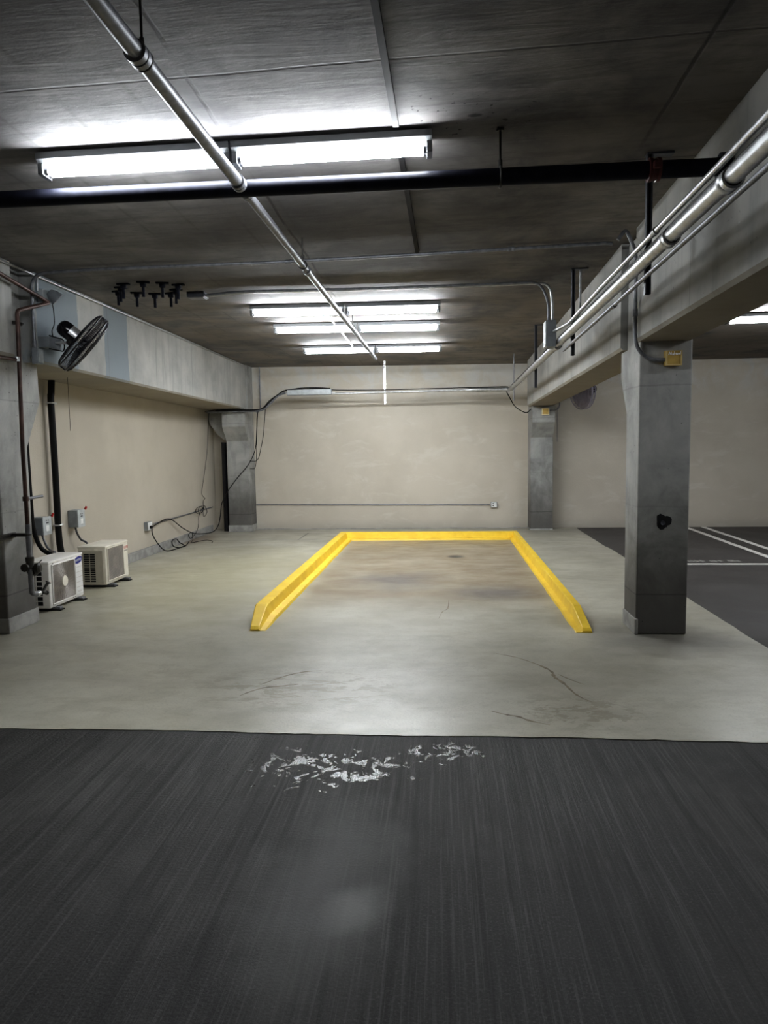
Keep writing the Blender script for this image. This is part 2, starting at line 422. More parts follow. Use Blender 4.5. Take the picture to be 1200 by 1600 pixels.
b = MB()           # the pale slab, its front and right edges a little ragged
pts = [(XL, YB), (XL, 3.59)]
x = XL
while x < 2.30:
    x = min(2.315, x + random.uniform(.03, .14)); pts.append((x, 3.592 + random.uniform(-.006, .006) + .008 * sin(x * 3)))
y = 3.6
while y < YB - .1:
    y = min(YB, y + random.uniform(.06, .25))
    pts.append((2.315 + random.uniform(-.006, .008) + (.02 if 9 < y < 10.5 else 0), y))
pts[-1] = (2.335, YB)
b.prism(pts, 2, 0.0, .004)
b.slot(1)
def ribbon(pl, w, z=.0046):
    P = cat([(p[0], p[1], z) for p in pl], 5); L = []; R = []
    for i, p in enumerate(P):
        d = (P[min(i + 1, len(P) - 1)] - P[max(i - 1, 0)]).normalized(); nrm = V((-d.y, d.x, 0))
        ww = w * (.35 + .9 * random.random()) * min(1, .3 + 3 * min(i, len(P) - 1 - i) / len(P))
        L.append(tuple(p + nrm * ww)); R.append(tuple(p - nrm * ww))
    n = len(P); b.add(L + R, [(i, i + 1, n + i + 1, n + i) for i in range(n - 1)])
ribbon([(.365, 5.07), (.50, 4.98), (.626, 4.82), (.695, 4.68), (.70, 4.56), (.737, 4.44), (.77, 4.27), (.80, 4.18), (.846, 4.11)], .011)
ribbon([(.259, 3.95), (.33, 3.90), (.40, 3.87), (.46, 3.81), (.556, 3.76)], .010)
ribbon([(.73, 4.62), (.80, 4.5), (.86, 4.42)], .006)
ribbon([(-1.24, 4.14), (-1.19, 4.22), (-1.12, 4.29), (-1.0, 4.33), (-.93, 4.36)], .012)
ribbon([(-1.18, 4.32), (-1.06, 4.50), (-.95, 4.60), (-.82, 4.64)], .008)
ribbon([(-.05, 6.1), (-.02, 6.35), (.03, 6.5), (.04, 6.85)], .007)
tag(b.build('floor', [M['slab'], M['stain']]), kind='structure')

b = MB()           # ceiling grid follows the tilt
nx, ny = 28, 34; vs = []; fs = []
for j in range(ny + 1):
    for i in range(nx + 1):
        X_ = XL - .3 + (XR - XL + .3) * i / nx; Y_ = YF + (YB + .2 - YF) * j / ny; vs.append((X_, Y_, CZ(X_, Y_)))
N0 = len(vs); vs += [(p[0], p[1], p[2] + .22) for p in vs[:N0]]
for j in range(ny):
    for i in range(nx):
        a = j * (nx + 1) + i; fs.append((a, a + 1, a + nx + 2, a + nx + 1)); fs.append((N0 + a, N0 + a + nx + 1, N0 + a + nx + 2, N0 + a + 1))
b.add(vs, fs); tag(b.build('ceiling', M['ceiling'], smooth=True), kind='structure')

b = MB(); b.box((XL - .2, YB, 0), (XR, YB + .2, 3.2)); tag(b.build('wall_back', M['wallb']), kind='structure')
b = MB(); b.box((XL - .2, YF, 0), (XL, YB, 3.35)); tag(b.build('wall_left', M['wall']), kind='structure')
b = MB(); b.box((XR, YF, 0), (XR + .2, YB, 3.4)); tag(b.build('wall_right', M['wall']), kind='structure')
b = MB(); b.box((XL - .2, YF - .2, 0), (XR + .2, YF, 3.6)); tag(b.build('wall_front', M['wall']), kind='structure')
b = MB(); b.box((XL, 6.2, .004), (XL + .035, 12.55, .125), bev=.006); tag(b.build('baseboard_left', M['plinth']), kind='structure')
b = MB()
for i in range(40):      # thin mortar bead where the end wall meets the slab
    x0 = -3.4 + i * .122; b.box((x0, YB - .02 - random.random() * .012, .004), (x0 + .122, YB, .012 + random.random() * .01))
tag(b.build('baseboard_back', M['plinth']), kind='structure')

# beams
def beam(name, x0, x1, y0, y1, zf, ze, label):
    b = MB(); n = max(2, int((y1 - y0) / .5)); vs = []; fs = []
    ch = .022
    for i in range(n + 1):
        y = y0 + (y1 - y0) * i / n; z = zf + (ze - zf) * i / n
        top = min(CZ(x0, y), CZ(x1, y)) + .04
        vs += [(x0, y, z + ch), (x0 + ch, y, z), (x1 - ch, y, z), (x1, y, z + ch), (x1, y, top), (x0, y, top)]
    for i in range(n):
        for k in range(6):
            a = i * 6 + k; c = i * 6 + (k + 1) % 6; fs.append((a, c, c + 6, a + 6))
    fs += [tuple(range(6))[::-1], tuple(n * 6 + k for k in range(6))]
    b.add(vs, fs); return tag(b.build(name, M['beam']), label, 'beam', kind='structure')
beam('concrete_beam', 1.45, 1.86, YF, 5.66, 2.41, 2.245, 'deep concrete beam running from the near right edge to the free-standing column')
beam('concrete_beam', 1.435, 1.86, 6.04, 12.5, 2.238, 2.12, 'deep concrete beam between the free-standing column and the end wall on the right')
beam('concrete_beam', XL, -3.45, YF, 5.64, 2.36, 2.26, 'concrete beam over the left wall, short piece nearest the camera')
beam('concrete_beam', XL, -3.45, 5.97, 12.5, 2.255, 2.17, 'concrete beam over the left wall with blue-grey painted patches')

# columns
def top_at(x0, x1, y): return min(CZ(x0, y), CZ(x1, y)) + .03
t = thing('concrete_column', (1.665, 5.79, .004), 'free-standing square concrete column with a dark round hole in its front', 'column')
b = MB()
b.prism([(5.62, .004), (5.62, 3.05), (6.0, 3.05), (6.0, 2.24), (6.03, 2.235), (6.2, 2.235), (6.2, 2.02), (6.0, 1.72), (5.98, .004)], 0, 1.48, 1.865)
o = b.build('shaft', M['column'], t)
m = o.modifiers.new('edge', 'BEVEL'); m.width = .012; m.segments = 2; m.limit_method = 'ANGLE'
b = MB(); b.box((1.472, 5.612, .004), (1.5, 5.99, .13), bev=.008); b.build('base_patch', M['plinth'], t)
b = MB(); hp = []
for k in range(26):
    a = 2 * pi * k / 26; rr = .055 * (1 + .16 * sin(3 * a + 1) + random.uniform(-.09, .09)); hp.append((1.674 + rr * cos(a), .888 + rr * sin(a) * 1.05))
b.prism(hp, 1, 5.6185, 5.63); h = b.build('hole', M['dark'], t)
b = MB(); b.lathe([(.0, 0), (.012, 0), (.018, -.004), (.018, .01)], (1.670, 5.612, .879), (0, 1, 0), 18); b.build('pipe_end', M['strut'], h, smooth=True)

t = thing('concrete_column', (-3.85, 5.8, .004), 'broad concrete column at the left edge behind the rusty standpipe', 'column')
b = MB()
b.prism([(5.52, .004), (5.52, 2.26), (5.655, 2.26), (5.655, 3.06), (5.96, 3.06), (5.96, 2.262), (6.17, 2.262), (6.18, 1.93), (5.945, 1.53), (5.94, .004)], 0, XL, -3.575)
o = b.build('shaft', M['column'], t); m = o.modifiers.new('edge', 'BEVEL'); m.width = .012; m.segments = 2; m.limit_method = 'ANGLE'
b = MB(); b.box((XL, 5.508, .004), (-3.563, 5.953, .13), bev=.008); b.build('base_band', M['plinth'], t)

t = thing('concrete_column', (-3.62, 12.68, .004), 'concrete column in the far left corner with a bracketed top', 'column')
b = MB(); b.prism([(12.5, .004), (12.5, 1.62), (12.27, 1.87), (12.27, 2.185), (12.5, 2.185), (12.5, 2.97), (12.86, 2.97), (12.86, .004)], 0, -3.83, -3.42)
o = b.build('shaft', M['column'], t); m = o.modifiers.new('edge', 'BEVEL'); m.width = .01; m.segments = 2; m.limit_method = 'ANGLE'
b = MB(); b.prism([(-3.83, 1.60), (-3.83, 2.18), (-4.17, 2.18), (-4.13, 1.92), (-4.0, 1.75)], 1, 12.55, 12.84); b.build('side_bracket', M['column'], t)
b = MB(); b.box((-3.84, 12.49, .004), (-3.41, 12.85, .12), bev=.006); b.build('base_band', M['plinth'], t)

t = thing('concrete_column', (1.675, 12.68, .004), 'slim concrete column against the end wall carrying the small cream plate', 'column')
b = MB(); b.prism([(12.5, .004), (12.5, 1.60), (12.27, 1.85), (12.27, 2.125), (12.5, 2.125), (12.5, 2.92), (12.86, 2.92), (12.86, .004)], 0, 1.49, 1.87)
o = b.build('shaft', M['column'], t); m = o.modifiers.new('edge', 'BEVEL'); m.width = .01; m.segments = 2; m.limit_method = 'ANGLE'
b = MB(); b.box((1.48, 12.49, .004), (1.88, 12.85, .03), bev=.006); b.build('base_band', M['plinth'], t)

# floor paint lines of the neighbouring bay
def line(p0, p1, w, label, grp=None):
    d = (V(p1) - V(p0)).normalized(); nr = V((-d.y, d.x)); b = MB(); n = 24; vs = []
    for s_ in (1, -1):
        for i in range(n + 1):
            p = V(p0).lerp(V(p1), i / n) + nr * s_ * (w / 2 + random.uniform(-.004, .004)); vs.append((p.x, p.y, .0035))
    b.add(vs, [(i, i + 1, n + 2 + i, n + 1 + i) for i in range(n)])
    lo = len(b.v); b.add([(v[0], v[1], .0) for v in vs], [])
    return tag(b.build('parking_line', M['line']), label, 'floor line')
line((2.45, 8.93), (8.9, 8.90), .10, 'white painted line running crosswise on the dark floor behind the free-standing column')
line((4.20, 12.84), (4.13, 9.0), .09, 'left one of two long white lines meeting the crosswise line')
line((4.50, 12.84), (4.43, 9.0), .09, 'right one of two long white lines meeting the crosswise line')
b = MB()
rx = random.Random(3)
for k in range(13):
    x0 = 2.97 + k * .055 + rx.uniform(-.01, .01)
    if k in (5, 9): continue
    w = rx.uniform(.025, .045); y0 = 9.06 + rx.uniform(0, .04)
    poly = [(x0, y0), (x0 + w, y0 + rx.uniform(0, .03)), (x0 + w * 1.1, y0 + rx.uniform(.08, .16)), (x0 + w * .4, y0 + rx.uniform(.13, .19)), (x0 - .01, y0 + rx.uniform(.05, .12))]
    b.prism(poly, 2, .0, .0035)
tag(b.build('worn_stencil', M['worn']), 'worn white stencil marks beside the crosswise white line', 'floor marking')

# ------------------------------------------------------------------ yellow curb (one cast piece)
def curb():
    # section: inner foot, inner face, top, outer face; d = distance outwards from inner foot line
    sec = [(0.0, .004), (.012, .028), (.075, .036), (.095, .118), (.103, .125), (.195, .125), (.205, .115), (.215, .004)]
    xl, xr, yb = -1.46, 1.03, 11.22       # inner foot line
    yf = 5.66
    path = []
    for i in range(25): path.append(('L', yf + (yb - yf) * i / 24))
    ring = []
    def sect_left(y, h, dd):
        return [(xl - d * dd, y, .004 + (z - .004) * h) for d, z in sec]
    rows = []
    def hh(y): return 1 if y > 6.12 else .22 + .78 * max(0, (y - yf) / (6.12 - yf))
    ys = [yf, yf + .03, 5.78, 5.9, 6.0, 6.12, 6.18] + [6.18 + (yb - 6.18) * i / 20 for i in range(1, 20)]
    for y in ys:
        j = random.uniform(-.004, .004)
        r = sect_left(y, hh(y) if y > yf else .12, .62 + .38 * min(1, (y - yf) / .45)); rows.append([(p[0] + (j if k < 2 else 0), p[1], p[2]) for k, p in enumerate(r)])
    rows.append([(xl - d, yb + d, z) for d, z in sec])
    for i in range(1, 14):
        x = xl + (xr - xl) * i / 14; j = random.uniform(-.004, .004); rows.append([(x, yb + d + (j if k < 2 else 0), z) for k, (d, z) in enumerate(sec)])
    rows.append([(xr + d * .62, yb + d, z) for d, z in sec])
    for y in ys[::-1]:
        j = random.uniform(-.004, .004); dd = .62
        r = [(xr + d * dd, y, .004 + (z - .004) * (hh(y) if y > yf else .12)) for d, z in sec]
        rows.append([(p[0] + (j if k < 2 else 0), p[1], p[2]) for k, p in enumerate(r)])
    b = MB(); n = len(sec); vs = [p for r in rows for p in r]; fs = []
    for i in range(len(rows) - 1):
        for k in range(n - 1): fs.append((i * n + k, i * n + k + 1, (i + 1) * n + k + 1, (i + 1) * n + k))
        fs.append((i * n + n - 1, i * n, (i + 1) * n, (i + 1) * n + n - 1))
    fs += [tuple(range(n)), tuple((len(rows) - 1) * n + k for k in range(n))]
    b.add(vs, fs)
    o = b.build('parking_curb', M['yellow'])
    return tag(o, 'yellow painted U-shaped concrete curb framing the parking stall', 'curb')
curb()

# ------------------------------------------------------------------ fluorescent fixtures
def fixture(A, B, label, group):
    """A,B ends of the tube line; hangs against the ceiling"""
    A, B = V(A), V(B); mid = (A + B) / 2; L = (B - A).length; d = (B - A).normalized()
    w = V((-d.y, d.x, 0)).normalized(); up = d.cross(w)
    if up.z < 0: up = -up
    Mx = Matrix((( d.x, w.x, up.x, mid.x), (d.y, w.y, up.y, mid.y), (d.z, w.z, up.z, mid.z), (0, 0, 0, 1)))
    t = thing('fluorescent_light', tuple(mid + up * .085), label, 'light', group)
    h = L / 2
    b = MB(); b.add(*prof_box(h, [(-.062, .085), (-.062, .052), (-.03, .030), (.03, .030), (.062, .052), (.062, .085)]), Mx); b.build('housing', M['white'], t)
    for s_ in (-1, 1):
        MB().box((s_ * h, -.05, -.022), (s_ * (h - .028), .05, .034), Mx, bev=.004).build('lamp_holder', M['white'], t)
    for s_ in (-1, 1):
        b = MB(); b.tube([tuple(Mx @ V((-h + .045, s_ * .019, 0))), tuple(Mx @ V((h - .045, s_ * .019, 0)))], .0145, 12); tb = b.build('tube', M['tube'], t, smooth=True)
        for e in (-1, 1):
            MB().tube([tuple(Mx @ V((e * (h - .045), s_ * .019, 0))), tuple(Mx @ V((e * (h - .026), s_ * .019, 0)))], .017, 12).build('tube_cap', M['galvd'], tb, smooth=True)
    return t
def prof_box(h, prof):
    n = len(prof); vs = [(-h, y, z) for y, z in prof] + [(h, y, z) for y, z in prof]
    fs = [tuple(range(n)), tuple(range(2 * n - 1, n - 1, -1))] + [(i, n + i, n + (i + 1) % n, (i + 1) % n) for i in range(n)]
    return vs, fs
def pair(xa, ya, xm, ym, xb, yb, off, la, lb, g):
    def Pt(x, y): return (x, y, CZ(x, y) - off)
    fixture(Pt(xa, ya), Pt(xm - .006, ym), la, g); fixture(Pt(xm + .006, ym), Pt(xb, yb), lb, g)
GL = 'fluorescent strip lights'
pair(-2.11, 3.80, -1.085, 3.83, -.045, 3.86, .095, 'left half of the nearest fluorescent strip, above the black pipe', 'right half of the nearest fluorescent strip, above the black pipe', GL)
pair(-2.03, 7.66, -1.03, 7.74, -.02, 7.80, .095, 'left half of the second fluorescent strip from the camera, first of the rear three', 'right half of the second fluorescent strip from the camera, first of the rear three', GL)
pair(-2.03, 8.72, -1.02, 8.80, -.03, 8.86, .095, 'left half of the middle strip of the rear three fluorescent rows', 'right half of the middle strip of the rear three fluorescent rows', GL)
pair(-2.01, 10.46, -.96, 10.52, -.01, 10.54, .095, 'left half of the farthest fluorescent strip, nearest the end wall', 'right half of the farthest fluorescent strip, nearest the end wall', GL)
pair(3.36, 9.0, 4.38, 9.0, 5.40, 9.0, .095, 'fluorescent light over the neighbouring bay, at the right edge of the photo', 'further half of the light over the neighbouring bay', GL)
pair(3.36, 4.6, 4.38, 4.6, 5.40, 4.6, .095, 'added unseen fill light over the right bay, left half', 'added unseen fill light over the right bay, right half', GL)  # out-of-view pair added only for its light

# small conduit joining the rear lights
def tube_thing(name, pts, r, mat, label, catg, seg=10, group=None, couplings=(), cr=None, cmat=None):
    o = MB().tube(pts, r, seg).build(name, M[mat], None, smooth=True, origin=tuple(pts[0]))
    tag(o, label, catg, group)
    for (p, d) in couplings:
        p, d = V(p), V(d).normalized(); rr = cr or r * 1.35
        MB().lathe([(r, -.028), (rr, -.026), (rr, -.008), (rr * .94, -.006), (rr * .94, .006), (rr, .008), (rr, .026), (r, .028)], p, d, 14).build('coupling', M[cmat or mat], o, smooth=True)
    return o
for (y0, y1, nm) in ((7.84, 8.72, 'first and second'), (8.88, 10.44, 'second and third')):
    tube_thing('conduit', [(-1.29, y0, CZ(-1.29, y0) - .02), (-1.29, y1, CZ(-1.29, y1) - .02)], .011, 'galv', 'short thin conduit on the ceiling between the %s rear strip lights' % nm, 'conduit')

# ------------------------------------------------------------------ pipes overhead
# black main across the bay
bp = thing('sprinkler_main', (1.40, 3.885, 2.87), 'thick black pipe crossing the ceiling just under the nearest strip light', 'pipe')
MB().tube([(XL + .02, 3.87, 2.868), (1.42, 3.887, 2.872)], .043, 22).build('pipe', M['blackpipe'], bp, smooth=True)
MB().lathe([(.043, -.02), (.066, -.018), (.066, .006), (.05, .01), (.05, .03), (0.0, .03)], (1.415, 3.887, 2.872), (1, 0, 0), 22).build('flange', M['blackpipe'], bp, smooth=True)
c_ = MB().lathe([(.044, -.03), (.058, -.028), (.058, -.012), (.053, -.01), (.053, .01), (.058, .012), (.058, .028), (.044, .03)], (1.075, 3.885, 2.871), (1, 0, 0), 20).build('coupling', M['red'], bp, smooth=True)
MB().box((1.055, 3.80, 2.855), (1.095, 3.83, 2.89), bev=.004).build('bolt', M['red'], c_)
MB().box((1.055, 3.94, 2.855), (1.095, 3.968, 2.89), bev=.004).build('bolt', M['red'], c_)
for xx in (-2.9, .305):
    zt = CZ(xx, 3.887)
    h_ = MB().tube([(xx, 3.887, 2.91), (xx, 3.887, zt)], .006, 8).tube([(xx, 3.887, zt - .012), (xx, 3.887, zt)], .02, 12)
    h_.tube([(xx, 3.887 + .049 * cos(a), 2.87 + .049 * sin(a)) for a in [2 * pi * k / 20 for k in range(20)]], .0065, 6, closed=True)
    h_.tube([(xx, 3.887, 2.915), (xx, 3.887, 2.955)], .011, 8).build('hanger', M['iron'], bp, smooth=True)

# silver branch lines either side of the main
def silver(pts, r, label, coups, hangers):
    t = thing('sprinkler_branch', tuple(pts[0]), label, 'pipe')
    MB().tube(pts, r, 18).build('pipe', M['galvd'], t, smooth=True)
    for p in coups:
        d = V(pts[1]) - V(pts[0])
        MB().lathe([(r, -.035), (r * 1.3, -.03), (r * 1.3, -.004), (r * 1.15, 0), (r * 1.3, .004), (r * 1.3, .03), (r, .035)], p, d, 18).build('coupling', M['galvd'], t, smooth=True)
    for p in hangers:
        zt = CZ(p[0], p[1])
        hb = MB().tube([(p[0], p[1], p[2] + r), (p[0], p[1], zt)], .005, 8)
        hb.tube([(p[0] + (r + .005) * cos(a), p[1], p[2] + (r + .005) * sin(a)) for a in [2 * pi * k / 18 for k in range(18)]], .005, 6, closed=True)
        hb.tube([(p[0], p[1], p[2] + r + .015), (p[0], p[1], p[2] + r + .045)], .009, 8).build('hanger', M['iron'], t, smooth=True)
    return t
silver([(-1.045, -2.9, 2.875), (-1.05, 3.81, 2.87)], .031, 'silver pipe running from the near top edge to the black main', [(-1.05, 3.79, 2.87), (-1.05, 2.56, 2.871)], [(-1.05, 2.60, 2.871), (-1.048, .4, 2.873)])
silver([(-1.048, 3.95, 2.87), (-1.0, 10.9, 2.80)], .026, 'silver pipe running on from the black main towards the end wall', [(-1.048, 3.96, 2.87), (-1.036, 5.62, 2.853)], [(-1.036, 5.45, 2.855), (-1.014, 8.25, 2.828)])
# surface channels on the ceiling
for (y0, y1, lab) in ((-2.5, 3.74, 'long dark surface channel on the ceiling in front of the nearest strip light'), (3.98, 5.93, 'dark surface channel on the ceiling behind the black pipe')):
    b = MB(); n = 8
    vs = []
    for i in range(n + 1):
        y = y0 + (y1 - y0) * i / n; z = CZ(-.24, y) + .002; xo = -.250 + (y - 2.77) * .0125
        vs += [(xo, y, z), (xo, y, z - .022), (xo + .03, y, z - .022), (xo + .03, y, z)]
    fs = [(i * 4 + k, i * 4 + k + 1, i * 4 + k + 5, i * 4 + k + 4) for i in range(n) for k in range(3)] + [(0, 1, 2, 3), (n * 4, n * 4 + 3, n * 4 + 2, n * 4 + 1)]
    b.add(vs, fs); tag(b.build('ceiling_channel', M['channel']), lab, 'channel')

# conduit 1 : from the left column up, across the ceiling
def on_c(x, y, d=.03): return (x, y, CZ(x, y) - d)
p1 = [(-3.43, 5.90, 2.36), (-3.43, 5.90, 2.98)]
pts = bend([(-3.43, 5.90, 2.36), (-3.43, 5.90, CZ(-3.43, 5.9) - .035), on_c(-2.9, 5.88, .03), on_c(-1.36, 5.95, .03), on_c(.05, 5.93, .03), on_c(1.28, 5.89, .03), (1.325, 5.88, 3.035)], .14, 8)
cd = tube_thing('conduit', pts, .014, 'galvd', 'conduit rising beside the rusty pipe and crossing the ceiling in front of the fan wall', 'conduit', couplings=[((-1.25, 5.95, CZ(-1.25, 5.95) - .03), (1, 0, 0)), ((.55, 5.91, CZ(.55, 5.91) - .03), (1, 0, 0)), ((-3.43, 5.90, 2.40), (0, 0, 1))])
b = MB(); b.box((-3.45, 5.875, 2.235), (-3.395, 5.965, 2.365), bev=.004); o = b.build('junction_box', M['boxgrey'], None, origin=(-3.45, 5.92, 2.3)); tag(o, 'small grey box under the vertical conduit at the beam end', 'junction box')
MB().box((-3.394, 5.885, 2.245), (-3.389, 5.955, 2.355), bev=.002).build('cover', M['boxlight'], o)

# conduit 2 : second run with double drop into the big box
jb = thing('junction_box', (-2.36, 6.99, CZ(-2.36, 6.99)), 'flat dark junction box on the ceiling at the end of the second conduit run', 'junction box')
z = CZ(-2.36, 6.99); MB().box((-2.46, 6.92, z - .05), (-2.29, 7.06, z), bev=.004).build('body', M['strut'], jb)
MB().box((-2.45, 6.93, z - .056), (-2.30, 7.05, z - .05), bev=.002).build('cover', M['galvd'], jb)
for k, (dy, xe) in enumerate(((0, .0), (.045, .0))):
    pts = bend([(-2.29, 6.965 + dy, CZ(-2.3, 7) - .03), on_c(-1.95, 6.90 + dy, .026), on_c(-.8, 7.0 + dy, .026), on_c(.06, 7.03 + dy, .026), on_c(.93 + k * .09, 7.05 + dy, .026), (1.008 + k * .042, 7.06 + dy, 2.82), (1.008 + k * .042, 7.07 + dy, 2.66)], .16, 9)
    tube_thing('conduit', pts, .012, 'galv' if k else 'galvd', 'second ceiling conduit run, %s pipe of the pair bending down into the grey box' % ('rear' if k else 'front'), 'conduit', couplings=[(on_c(-.15, 7.03 + dy, .026), (1, 0, 0))])
t = thing('electrical_box', (1.07, 7.12, 2.40), 'grey electrical box hung on a strut beside the right beam', 'electrical box')
MB().box((.985, 7.03, 2.41), (1.075, 7.19, 2.66), bev=.005).build('body', M['boxgrey'], t)
MB().box((.975, 7.035, 2.415), (.985, 7.185, 2.655), bev=.003).build('door', M['boxlight'], t)

# conduit bundle on the struts
def zb(y, z0, z1): return z0 + (z1 - z0) * (y - 2.7) / 9.2
R = 1.12
big = thing('conduit', (R, 12.2, 2.39), 'thick silver conduit hung along the right beam and on along the end wall', 'conduit')
pts = bend([(R, -2.9, zb(-2.9, 2.512, 2.39)), (R, 12.18, zb(12.18, 2.512, 2.40)), (.4, 12.2, 2.405), (-1.86, 12.2, 2.39)], .12, 8)
MB().tube(pts, [.036] * (len(pts) - 9) + [.036 - .018 * min(1, k / 5) for k in range(9)], 18).build('pipe', M['galv'], big, smooth=True)
for yy in (3.0, 3.75, 7.25):
    MB().lathe([(.036, -.04), (.045, -.036), (.045, -.006), (.041, 0), (.045, .006), (.045, .036), (.036, .04)], (R, yy, zb(yy, 2.512, 2.39)), (0, 1, 0), 18).build('coupling', M['galv'], big, smooth=True)
tube_thing('conduit', [(R, -2.9, 2.655), (R, 5.3, 2.588), (R, 6.6, 2.556), (1.055, 7.03, 2.552)], .015, 'galv', 'thin bright conduit above the thick one beside the right beam', 'conduit', couplings=[((R, 4.0, 2.599), (0, 1, 0))])
tube_thing('conduit', [(R + .02, -2.9, 2.525), (R + .02, 2.7, 2.452), (R + .02, 7.0, 2.368)], .013, 'galvd', 'dull conduit tucked below the thick one beside the right beam', 'conduit', couplings=[((R + .02, 5.0, 2.405), (0, 1, 0))])
for k, (dx, dz) in enumerate(((.002, .056), (.022, .053))):
    rr = random.Random(k + 2)
    pts = [(R + dx + rr.uniform(-.004, .006), -2.5 + i * .5, zb(-2.5 + i * .5, 2.512, 2.40) + dz + rr.uniform(-.003, .003)) for i in range(30)]
    tube_thing('cable', cat(pts, 5), .006, 'cable', 'black cable lying along the thick conduit, %s of the two' % ('outer' if k == 0 else 'inner'), 'cable', 6)

def strut(x, y, zt, z0, label, arms):
    t = thing('strut_hanger', (x, y, zt), label, 'hanger')
    o = MB(); w = .016
    o.prism([(x - w, y + .015), (x - w, y - .02), (x - w * .45, y - .02), (x - w * .45, y - .016), (x - w * .8, y - .016), (x - w * .8, y + .011), (x + w * .8, y + .011), (x + w * .8, y - .016), (x + w * .45, y - .016), (x + w * .45, y - .02), (x + w, y - .02), (x + w, y + .015)], 2, z0, zt + .005)
    o.build('rail', M['strut'], t)
    MB().box((x - .02, y - .028, zt - .01), (x + .13, y + .028, zt + .002), bev=.002).build('ceiling_plate', M['strut'], t)
    for (za, zb_) in arms:
        MB().tube([(x - .012, y - .045, za), (x - .012, y - .045, zb_)], .004, 6).build('clamp', M['iron'], t)
    return t
strut(1.174, 4.33, CZ(1.174, 4.33), 2.34, 'dark steel strut hanging from the ceiling nearest the free-standing column', [(2.45, 2.60)])
strut(1.174, 6.72, CZ(1.174, 6.72), 2.285, 'dark steel strut hanging beside the grey electrical box', [(2.40, 2.58)])
strut(1.174, 9.33, CZ(1.174, 9.33), 2.20, 'dark steel strut hanging from the ceiling, third along the right beam', [(2.37, 2.5)])
tube_thing('threaded_rod', [(1.13, 11.7, CZ(1.13, 11.7)), (1.13, 11.7, 2.18)], .007, 'galvd', 'thin threaded rod hanging near the end wall in the right corner', 'rod', 6)
tube_thing('conduit', bend([(1.25, 6.78, CZ(1.25, 6.78)), (1.25, 6.80, 2.66), (1.18, 6.84, 2.58)], .05), .011, 'galv', 'thin vertical conduit just right of the strut at the grey box', 'conduit')

# slotted strut on the end wall
t = thing('slotted_strut', (-.975, 12.16, 2.93), 'pale slotted strut hanging at the end wall and holding the conduit', 'hanger')
b = MB(); b.box((-.99, 12.235, 2.20), (-.96, 12.243, CZ(-.97, 12.24))); b.build('rail', M['silver'], t)
b = MB()
for k in range(17): b.box((-.981, 12.232, 2.215 + k * .042), (-.969, 12.236, 2.237 + k * .042))
b.build('slot', M['dark'], t)

# wireway along the end wall
t = thing('wireway_box', (-2.26, 12.2, 2.40), 'long grey metal wireway box on the end wall conduit', 'electrical box')
MB().box((-2.64, 12.15, 2.375), (-1.875, 12.25, 2.47), bev=.004).build('body', M['boxgrey'], t)
MB().box((-2.63, 12.142, 2.382), (-1.885, 12.15, 2.463), bev=.002).build('cover', M['boxlight'], t)
MB().cyl((-2.64, 12.2, 2.42), (-2.68, 12.2, 2.42), .018).cyl((-1.876, 12.2, 2.40), (-1.82, 12.2, 2.40), .022).build('connector', M['silver'], t, smooth=True)
tube_thing('conduit', bend([(-2.67, 12.2, 2.42), (-2.80, 12.2, 2.39), (-3.04, 12.2, 2.16), (-3.16, 12.2, 2.125), (-4.08, 12.2, 2.125)], .09, 7), .019, 'galvd', 'conduit dropping from the wireway box and running left under the beam', 'conduit', couplings=[((-3.17, 12.2, 2.125), (1, 0, 0)), ((-2.92, 12.2, 2.275), (.72, 0, .69))])
tube_thing('cable', cat([(-4.1, 12.22, 2.13), (-3.9, 12.18, 2.152), (-3.5, 12.2, 2.155), (-3.1, 12.18, 2.155), (-2.96, 12.175, 2.26), (-2.76, 12.175, 2.42), (-2.5, 12.22, 2.492), (-2.2, 12.22, 2.502), (-1.95, 12.21, 2.486), (-1.8, 12.2, 2.452), (-1.0, 12.2, 2.437), (-.2, 12.2, 2.440), (.9, 12.2, 2.446), (1.08, 12.17, 2.44)], 6), .0075, 'cable', 'black cable following the end wall conduit and arching over the wireway box', 'cable', 6)
tube_thing('cable', cat([(-3.9, 12.17, 2.145), (-3.5, 12.17, 2.14), (-3.12, 12.17, 2.15), (-2.95, 12.165, 2.29), (-2.8, 12.165, 2.39), (-2.66, 12.17, 2.465), (-2.3, 12.17, 2.482), (-1.9, 12.18, 2.481)], 6), .009, 'cable', 'thicker black cable strapped over the bend beside the wireway box', 'cable', 6)
tube_thing('cable', cat([(1.04, 12.18, 2.39), (1.10, 12.2, 2.28), (1.2, 12.3, 2.13), (1.32, 12.4, 2.05), (1.42, 12.45, 2.02), (1.49, 12.45, 2.08)], 6), .008, 'cable', 'black cable drooping from the conduit corner to the slim end wall column', 'cable', 6)
tube_thing('conduit', bend([(-3.27, 12.8, CZ(-3.3, 12.8)), (-3.27, 12.8, 2.2), (-3.2, 12.45, 2.16), (-3.2, 12.24, 2.13)], .05), .010, 'galvd', 'thin vertical conduit in the far left corner dropping from the ceiling', 'conduit')
# low conduit and outlet on the end wall
tube_thing('conduit', [(-3.41, 12.835, .462), (.82, 12.835, .425)], .008, 'galvd', 'thin low conduit along the end wall to the outlet', 'conduit', 8)
t = thing('wall_outlet', (.885, YB, .425), 'small outlet box low on the end wall behind the curb', 'outlet')
MB().box((.835, 12.80, .375), (.945, YB, .475), bev=.004).build('box', M['boxgrey'], t)
MB().box((.842, 12.795, .382), (.938, 12.80, .468), bev=.002).build('cover', M['label'], t)
MB().box((.865, 12.792, .40), (.885, 12.796, .42)).box((.865, 12.792, .435), (.885, 12.796, .455)).build('socket', M['dark'], t)

